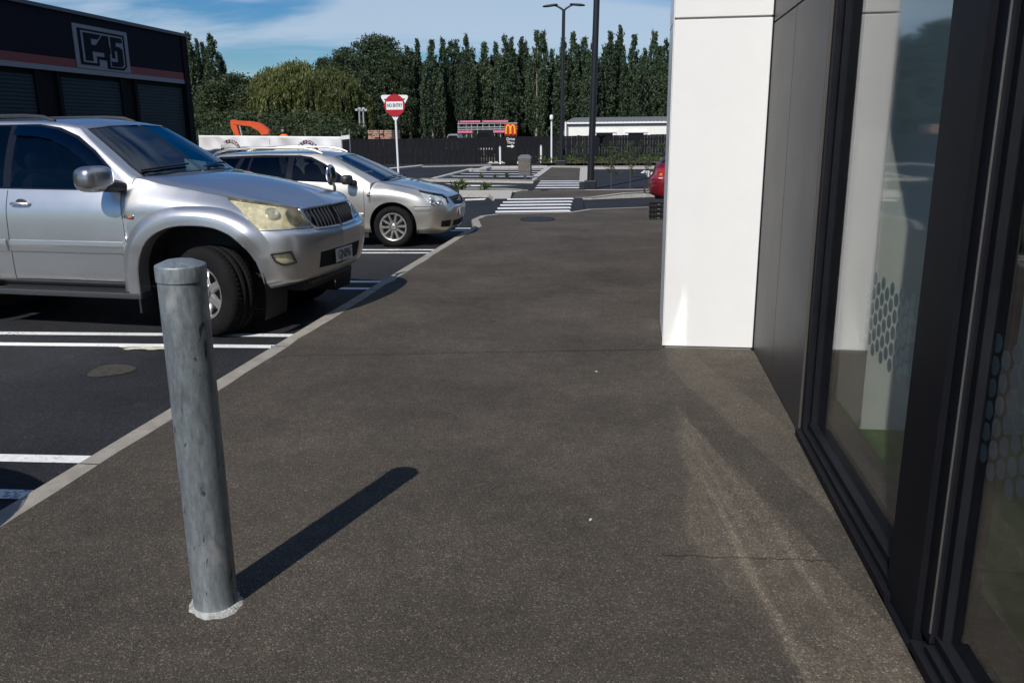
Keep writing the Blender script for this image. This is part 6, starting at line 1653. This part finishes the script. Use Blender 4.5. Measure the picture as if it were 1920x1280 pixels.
# tips read off the photograph, left to right: (x, y of tip)
tips = [(763, 84), (785, 72), (807, 71), (828, 70), (849, 72), (871, 62), (903, 77), (925, 74), (946, 65), (963, 68), (976, 69), (1005, 54), (1021, 58), (1045, 100), (1060, 72), (1078, 57), (1096, 64), (1111, 66), (1140, 57), (1165, 48), (1193, 61), (1222, 57), (1246, 70), (1272, 62)]
def where(px):
    return 'left of the sign pole' if px < 740 else 'above the fence left of the pink rack' if px < 860 else 'above the pink rack' if px < 955 else 'just left of the twin lamp post' if px < 1045 else 'between the two lamp posts' if px < 1110 else 'above the low white building'
ordw = ['first', 'second', 'third', 'fourth', 'fifth', 'sixth', 'seventh', 'eighth', 'ninth', 'tenth']
cnt = {}
for i, (px_, py_) in enumerate(tips):
    Y = 84.0+2.2*math.sin(i*2.1); p = vp(px_, py_, Y); h = p[2]+.1
    wh = where(px_); cnt[wh] = cnt.get(wh, 0)+1
    o = empty('poplar_tree', (p[0], Y, -.1), rz=i*1.7, label='%s slender dark poplar from the left %s' % (ordw[cnt[wh]-1], wh), cat='tree', group='poplars in the row behind the fence')
    c = obj_of('crown', pop_m[(i*4+1) % 9], o); wsc = (h/11)*(1.2+.16*math.sin(i*3.3)); o.rotation_euler.x = .02*math.sin(i*4.1); o.rotation_euler.y = .025*math.sin(i*2.9); c.scale = (wsc, wsc, h/11)
    t_ = obj_of('trunk', pop_t, o); t_.scale = (1, 1, h/11)
# a second rank fills the gaps behind; shows only as darker tips
for i in range(26):
    px_ = 770+i*20+6*math.sin(i*5); py_ = 92+12*math.sin(i*2.7)+6*math.sin(i*1.1); Y = 91+1.5*math.sin(i); p = vp(px_, py_, Y); h = p[2]+.1
    o = empty('poplar_tree', (p[0], Y, -.1), rz=i*2.3+.4, label='shorter poplar of the rear rank, mostly hidden behind the front row', cat='tree', group='poplars of the rear rank')
    c = obj_of('crown', pop_m[(i*5+3) % 9], o); wsc = h/11*1.5; c.scale = (wsc, wsc, h/11); t_ = obj_of('trunk', pop_t, o); t_.scale = (1, 1, h/11)
# poplars beyond the workshop
for i, (px_, py_, w_) in enumerate([(352, 58, 1.5), (368, 72, 1.3), (378, 76, 1.2), (394, 63, 1.9), (412, 100, 1.6), (384, 88, 1.5)]):
    Y = 88+2*(i % 3); p = vp(px_, py_, Y); h = p[2]+.1
    lab = ['tall dark poplar half hidden by the workshop corner', 'narrow poplar second from the workshop corner', 'thin poplar between the taller ones near the workshop', 'tallest broad poplar right of the workshop corner', 'short dark poplar right of the workshop group', 'low poplar filling the middle of the workshop group'][i]
    o = empty('poplar_tree', (p[0], Y, -.1), rz=i*2.0, label=lab, cat='tree', group='poplars beyond the workshop')
    c = obj_of('crown', pop_m[(i*4+1) % 9], o); wsc = h/11*w_*.8; c.scale = (wsc, wsc, h/11); t_ = obj_of('trunk', pop_t, o); t_.scale = (1, 1, h/11)

def blob_tree_mesh(blobs, n_per, lo, hi, m, seed, elong=1.1):
    """crown from leaf clumps: blobs (x,y,z,rx,rz); leaves gather in tufts near each blob's shell"""
    g = np.random.default_rng(seed); P = []; S = []
    for (x, y, z, rx_, rz_) in blobs:
        nt_ = int(n_per*rx_*rx_/1.5)+6
        d = g.normal(size=(nt_, 3)); d /= np.linalg.norm(d, axis=1)[:, None]; rr = g.uniform(.45, 1.05, nt_)
        T = d*rr[:, None]*np.array([rx_, rx_, rz_])+np.array([x, y, z])
        k = 14; Q = np.repeat(T, k, 0)+g.normal(0, .17*rx_**.5, size=(nt_*k, 3))*np.array([1.2, 1.2, .75])
        P.append(Q); S.append(g.uniform(lo, hi, nt_*k))
    return leaf_mesh('crown', np.concatenate(P), np.concatenate(S), m=m, elong=elong, up=.3)

def tree_at(name, px_, py_top, Y, h_mesh, mesh, tmesh, label, cat='tree', group=None, wide=1.0, rz_=0.0):
    p = vp(px_, py_top, Y); h = p[2]+.1; k = h/h_mesh
    o = empty(name, (p[0], Y, -.1), rz=rz_, label=label, cat=cat, group=group)
    c = obj_of('crown', mesh, o); c.scale = (k*wide, k*wide, k)
    t_ = obj_of('trunk', tmesh, o); t_.scale = (k*wide, k*wide, k)
    return o
g = np.random.default_rng(5)
def rand_blobs(n, R_, z0, z1, rmin, rmax, taper=.4):
    out = []
    for i in range(n):
        t = (i+.5)/n; z = z0+(z1-z0)*t; rad = R_*(1-taper*t)*math.sqrt(max(.05, 1-(2*t-.85)**2*.55)); a = i*2.4+g.random(); d = rad*math.sqrt(g.random())
        out.append((d*math.cos(a), d*math.sin(a), z, g.uniform(rmin, rmax), g.uniform(rmin, rmax)*.8))
    return out
gum = blob_tree_mesh(rand_blobs(52, 3.6, 2.0, 9.4, .7, 1.25, .45), 44, .06, .14, M['leaf_dark'], 8)
gum_t = trunk_mesh(8.5, .30, M['bark'], 7, 2.8, 9)
rnd = blob_tree_mesh(rand_blobs(34, 2.6, 1.0, 5.4, .6, 1.1, .35), 44, .055, .13, M['leaf_mid'], 12)
rnd_t = trunk_mesh(5.0, .22, M['bark'], 6, 2.0, 13)
tree_at('gum_tree', 706, 60, 86, 10.0, gum, gum_t, 'tallest rounded dark tree behind the no entry sign', rz_=.3, wide=1.05)
tree_at('gum_tree', 655, 86, 89, 10.0, gum, gum_t, 'rounded dark tree at left shoulder of the tallest one', rz_=1.9, wide=1.0)
tree_at('gum_tree', 742, 92, 84, 10.0, gum, gum_t, 'rounded dark tree between the tallest one and the poplar row', rz_=2.9, wide=.8)
tree_at('gum_tree', 607, 104, 94, 10.0, gum, gum_t, 'small dark treetop peeping over the willow', rz_=4.0, wide=.7)
tree_at('broad_tree', 448, 137, 80, 5.8, rnd, rnd_t, 'round dark green tree between the workshop poplars and willow', rz_=.2)
tree_at('broad_tree', 398, 152, 78, 5.8, rnd, rnd_t, 'bushy green tree right beside the workshop corner', rz_=1.2, wide=1.1)
tree_at('broad_tree', 470, 168, 76, 5.8, rnd, rnd_t, 'low round tree in front of the willow left edge', rz_=2.5, wide=1.1)
# weeping willow
gw_ = np.random.default_rng(77); P = []; S = []
lumps = [(0, 0, 6.9, 2.0), (1.9, .6, 6.1, 1.7), (-1.8, -.5, 6.3, 1.8), (.6, -2.0, 5.9, 1.7), (-.5, 2.0, 6.0, 1.7), (2.9, -1.0, 5.0, 1.3), (-3.0, .9, 5.1, 1.4), (1.7, -2.8, 4.5, 1.2), (-1.9, -2.5, 4.8, 1.3)]
for (lx, ly, lh, lr) in lumps:
    for k in range(int(34*lr*lr)):
        a = gw_.random()*2*math.pi; d = lr*math.sqrt(gw_.random()); top = lh-.30*lh*(d/lr)**2.4*.75+gw_.normal(0, .22)
        ln = min(gw_.uniform(.9, 3.4)*(1.0 if d > lr*.5 else .45), top-.8); n = max(6, int(ln*24)); t = np.linspace(0, 1, n)
        sway = gw_.normal(0, .14); out = .28*np.sin(t*1.5)
        P.append(np.stack([lx+(d+out)*math.cos(a)+sway*t+gw_.normal(0, .06, n), ly+(d+out)*math.sin(a)+gw_.normal(0, .06, n), top-ln*t+gw_.normal(0, .04, n)], 1)); S.append(gw_.uniform(.06, .14, n))
    for k in range(int(16*lr*lr)):
        a = gw_.random()*2*math.pi; d = lr*math.sqrt(gw_.random()); top = lh-.2*lh*(d/lr)**2.4*.75
        P.append(np.array([lx+d*math.cos(a), ly+d*math.sin(a), top])+gw_.normal(0, .20, (26, 3))); S.append(gw_.uniform(.055, .12, 26))
wil = leaf_mesh('crown', np.concatenate(P), np.concatenate(S), m=M['leaf_willow'], elong=1.7, drop=-1.0)
wil_t = trunk_mesh(6.0, .3, M['bark'], 8, 2.6, 21)
tree_at('willow_tree', 556, 118, 78, 7.1, wil, wil_t, 'large yellow green weeping willow above the white hoarding', wide=1.0, rz_=.4)
tree_at('willow_tree', 615, 129, 77, 7.1, wil, wil_t, 'smaller weeping willow merging into right side of the large one', wide=.85, rz_=2.4)
tree_at('willow_tree', 508, 136, 77.5, 7.1, wil, wil_t, 'smaller weeping willow merging into left side of the large one', wide=.75, rz_=4.1)
# shrubs under the trees
shr = blob_tree_mesh(rand_blobs(18, 1.9, .4, 2.0, .5, .9, .5), 44, .05, .12, M['leaf_mid'], 31)
shr_t = trunk_mesh(1.6, .08, M['bark'], 5, 1.2, 32)
places = [(395, 200), (425, 214), (452, 208), (488, 212), (515, 204), (545, 208), (573, 203), (602, 210), (636, 216), (655, 226), (600, 228), (560, 232), (520, 235), (478, 236), (440, 238), (405, 236)]
names_ = ['first', 'second', 'third', 'fourth', 'fifth', 'sixth', 'seventh', 'eighth', 'ninth', 'tenth']
for i, (px_, py_) in enumerate(places):
    lab = ('%s shrub from the left in the taller rank under the willow' % names_[i]) if i < 10 else ('%s shrub from the right in the low rank just above the white hoarding' % names_[i-10])
    tree_at('shrub', px_, py_, 71-(i % 3)*1.2 if i < 10 else 64+(i % 2), 2.6, shr, shr_t, lab, 'shrub', 'shrubs under the trees', wide=1.25, rz_=i*1.3)
# dark understorey closing the view beneath the trees: reads as one mass
gu = np.random.default_rng(3); n = 26000
xs = gu.uniform(-52, 22, n); zz = gu.random(n)**.8*(3.9+1.2*np.sin(xs*.5)+.8*np.sin(xs*1.3)); yy = gu.uniform(94, 99, n)
us = leaf_mesh('understorey', np.stack([xs, yy, zz], 1), gu.uniform(.16, .36, n), m=M['leaf_dark'])
tag(obj_of('understorey', us), kind='stuff')

# young trees on the island and climbing plants against the fence
M['sap_bark'] = mk('sapling bark', (0.09, 0.085, 0.07), 0.9)
def sapling(h, seed, wd=.30, n=70):
    g_ = np.random.default_rng(seed); mb = MB(); P = []
    mb.tube([(0, 0, 0), (g_.normal(0, .02), 0, h*.5), (g_.normal(0, .03), 0, h)], [.013, .010, .004], 6)
    for k in range(11):
        z = h*g_.uniform(.25, .95); a = g_.random()*6.28; ln = wd*g_.uniform(.4, 1.0)*(1.15-z/h*.6)
        e = (ln*math.cos(a), ln*math.sin(a)*.7, z+ln*.55); mb.tube([(0, 0, z), e], [.005, .002], 4)
        for q in range(n//11): P.append(np.array([0, 0, z])+(np.array(e)-np.array([0, 0, z]))*g_.uniform(.3, 1.1)+g_.normal(0, .05, 3))
    me = bpy.data.meshes.new('stem'); me.from_pydata(mb.v, [], mb.f); me.materials.append(M['sap_bark'])
    return me, leaf_mesh('leaves', np.array(P), .036, m=M['leaf_mid'], elong=1.2)
sap = [sapling(1.9, 60+k, .36, 330) for k in range(4)]
def put_sapling(px_, pyb, pyt, i, label, group, nm='young_tree', z=0.0):
    q = gp(px_, pyb, z); zt = vp(px_, pyt, q[1])[2]; k = (zt-z)/1.9
    o = empty(nm, (q[0], q[1], z), rz=i*1.9, label=label, cat='tree' if nm == 'young_tree' else 'climber', group=group)
    for nm2, me in (('stem', sap[i % 4][0]), ('leaves', sap[i % 4][1])):
        c = obj_of(nm2, me, o); c.scale = (k*1.15, k*1.15, k)
for i, (px_, pyb, pyt) in enumerate([(1146, 353, 268), (1181, 353, 265), (1218, 352.5, 275)]):
    put_sapling(px_, pyb, pyt, i, ['thin young tree right of the near lamp post on the island kerb', 'thin young tree midway between lamp post and red car on the island', 'thin young tree on the island in front of the red tail'][i], 'young trees on the island', z=-.05)
for i, px_ in enumerate([1049, 1079, 1094, 1128, 1142, 1157, 1172, 1186, 1199, 1217, 1232, 1246]):
    put_sapling(px_, 309, 264+5*math.sin(i*2.3), i+1, '%s leafy climber from the left in the bed against the black fence' % (ordw+['eleventh', 'twelfth'])[i], 'climbers along the fence bed', 'fence_climber')
# ground cover in the bed
gg = np.random.default_rng(9); n = 2600; X_ = gg.uniform(-5.0, 9, n)
tag(obj_of('bed_ground_cover', leaf_mesh('bed_ground_cover', np.stack([X_, gg.uniform(43.1, 45.6, n), gg.random(n)*.38*(.5+.5*np.abs(np.sin(X_*2.1)))], 1), gg.uniform(.04, .085, n), m=M['leaf_fresh'])), kind='stuff')
# tufts
tuft = leaf_mesh('leaves', np.concatenate([gg.normal(0, .11, (130, 3))*np.array([1.3, 1, .8])+np.array([0, 0, .16])]), gg.uniform(.03, .07, 130), m=M['leaf_fresh'], elong=1.6)
for i, (px_, py_, k, lab) in enumerate([(862, 356, .80, 'larger grassy tuft in the planter bed beside the estate bonnet'), (911, 356, .60, 'smaller grassy tuft in the middle of the planter bed'), (903, 332, .36, 'left low weed on the kerb before the hatched bay'), (929, 332, .30, 'middle low weed on the kerb before the hatched bay'), (950, 331.5, .42, 'right low weed on the kerb before the hatched bay')]):
    q = gp(px_, py_, .0); o = empty('grass_tuft', (q[0], q[1], 0.0), rz=i*1.3, label=lab, cat='plant', group='tufts in the kerbs'); c = obj_of('leaves', tuft, o); c.scale = (k, k, k)
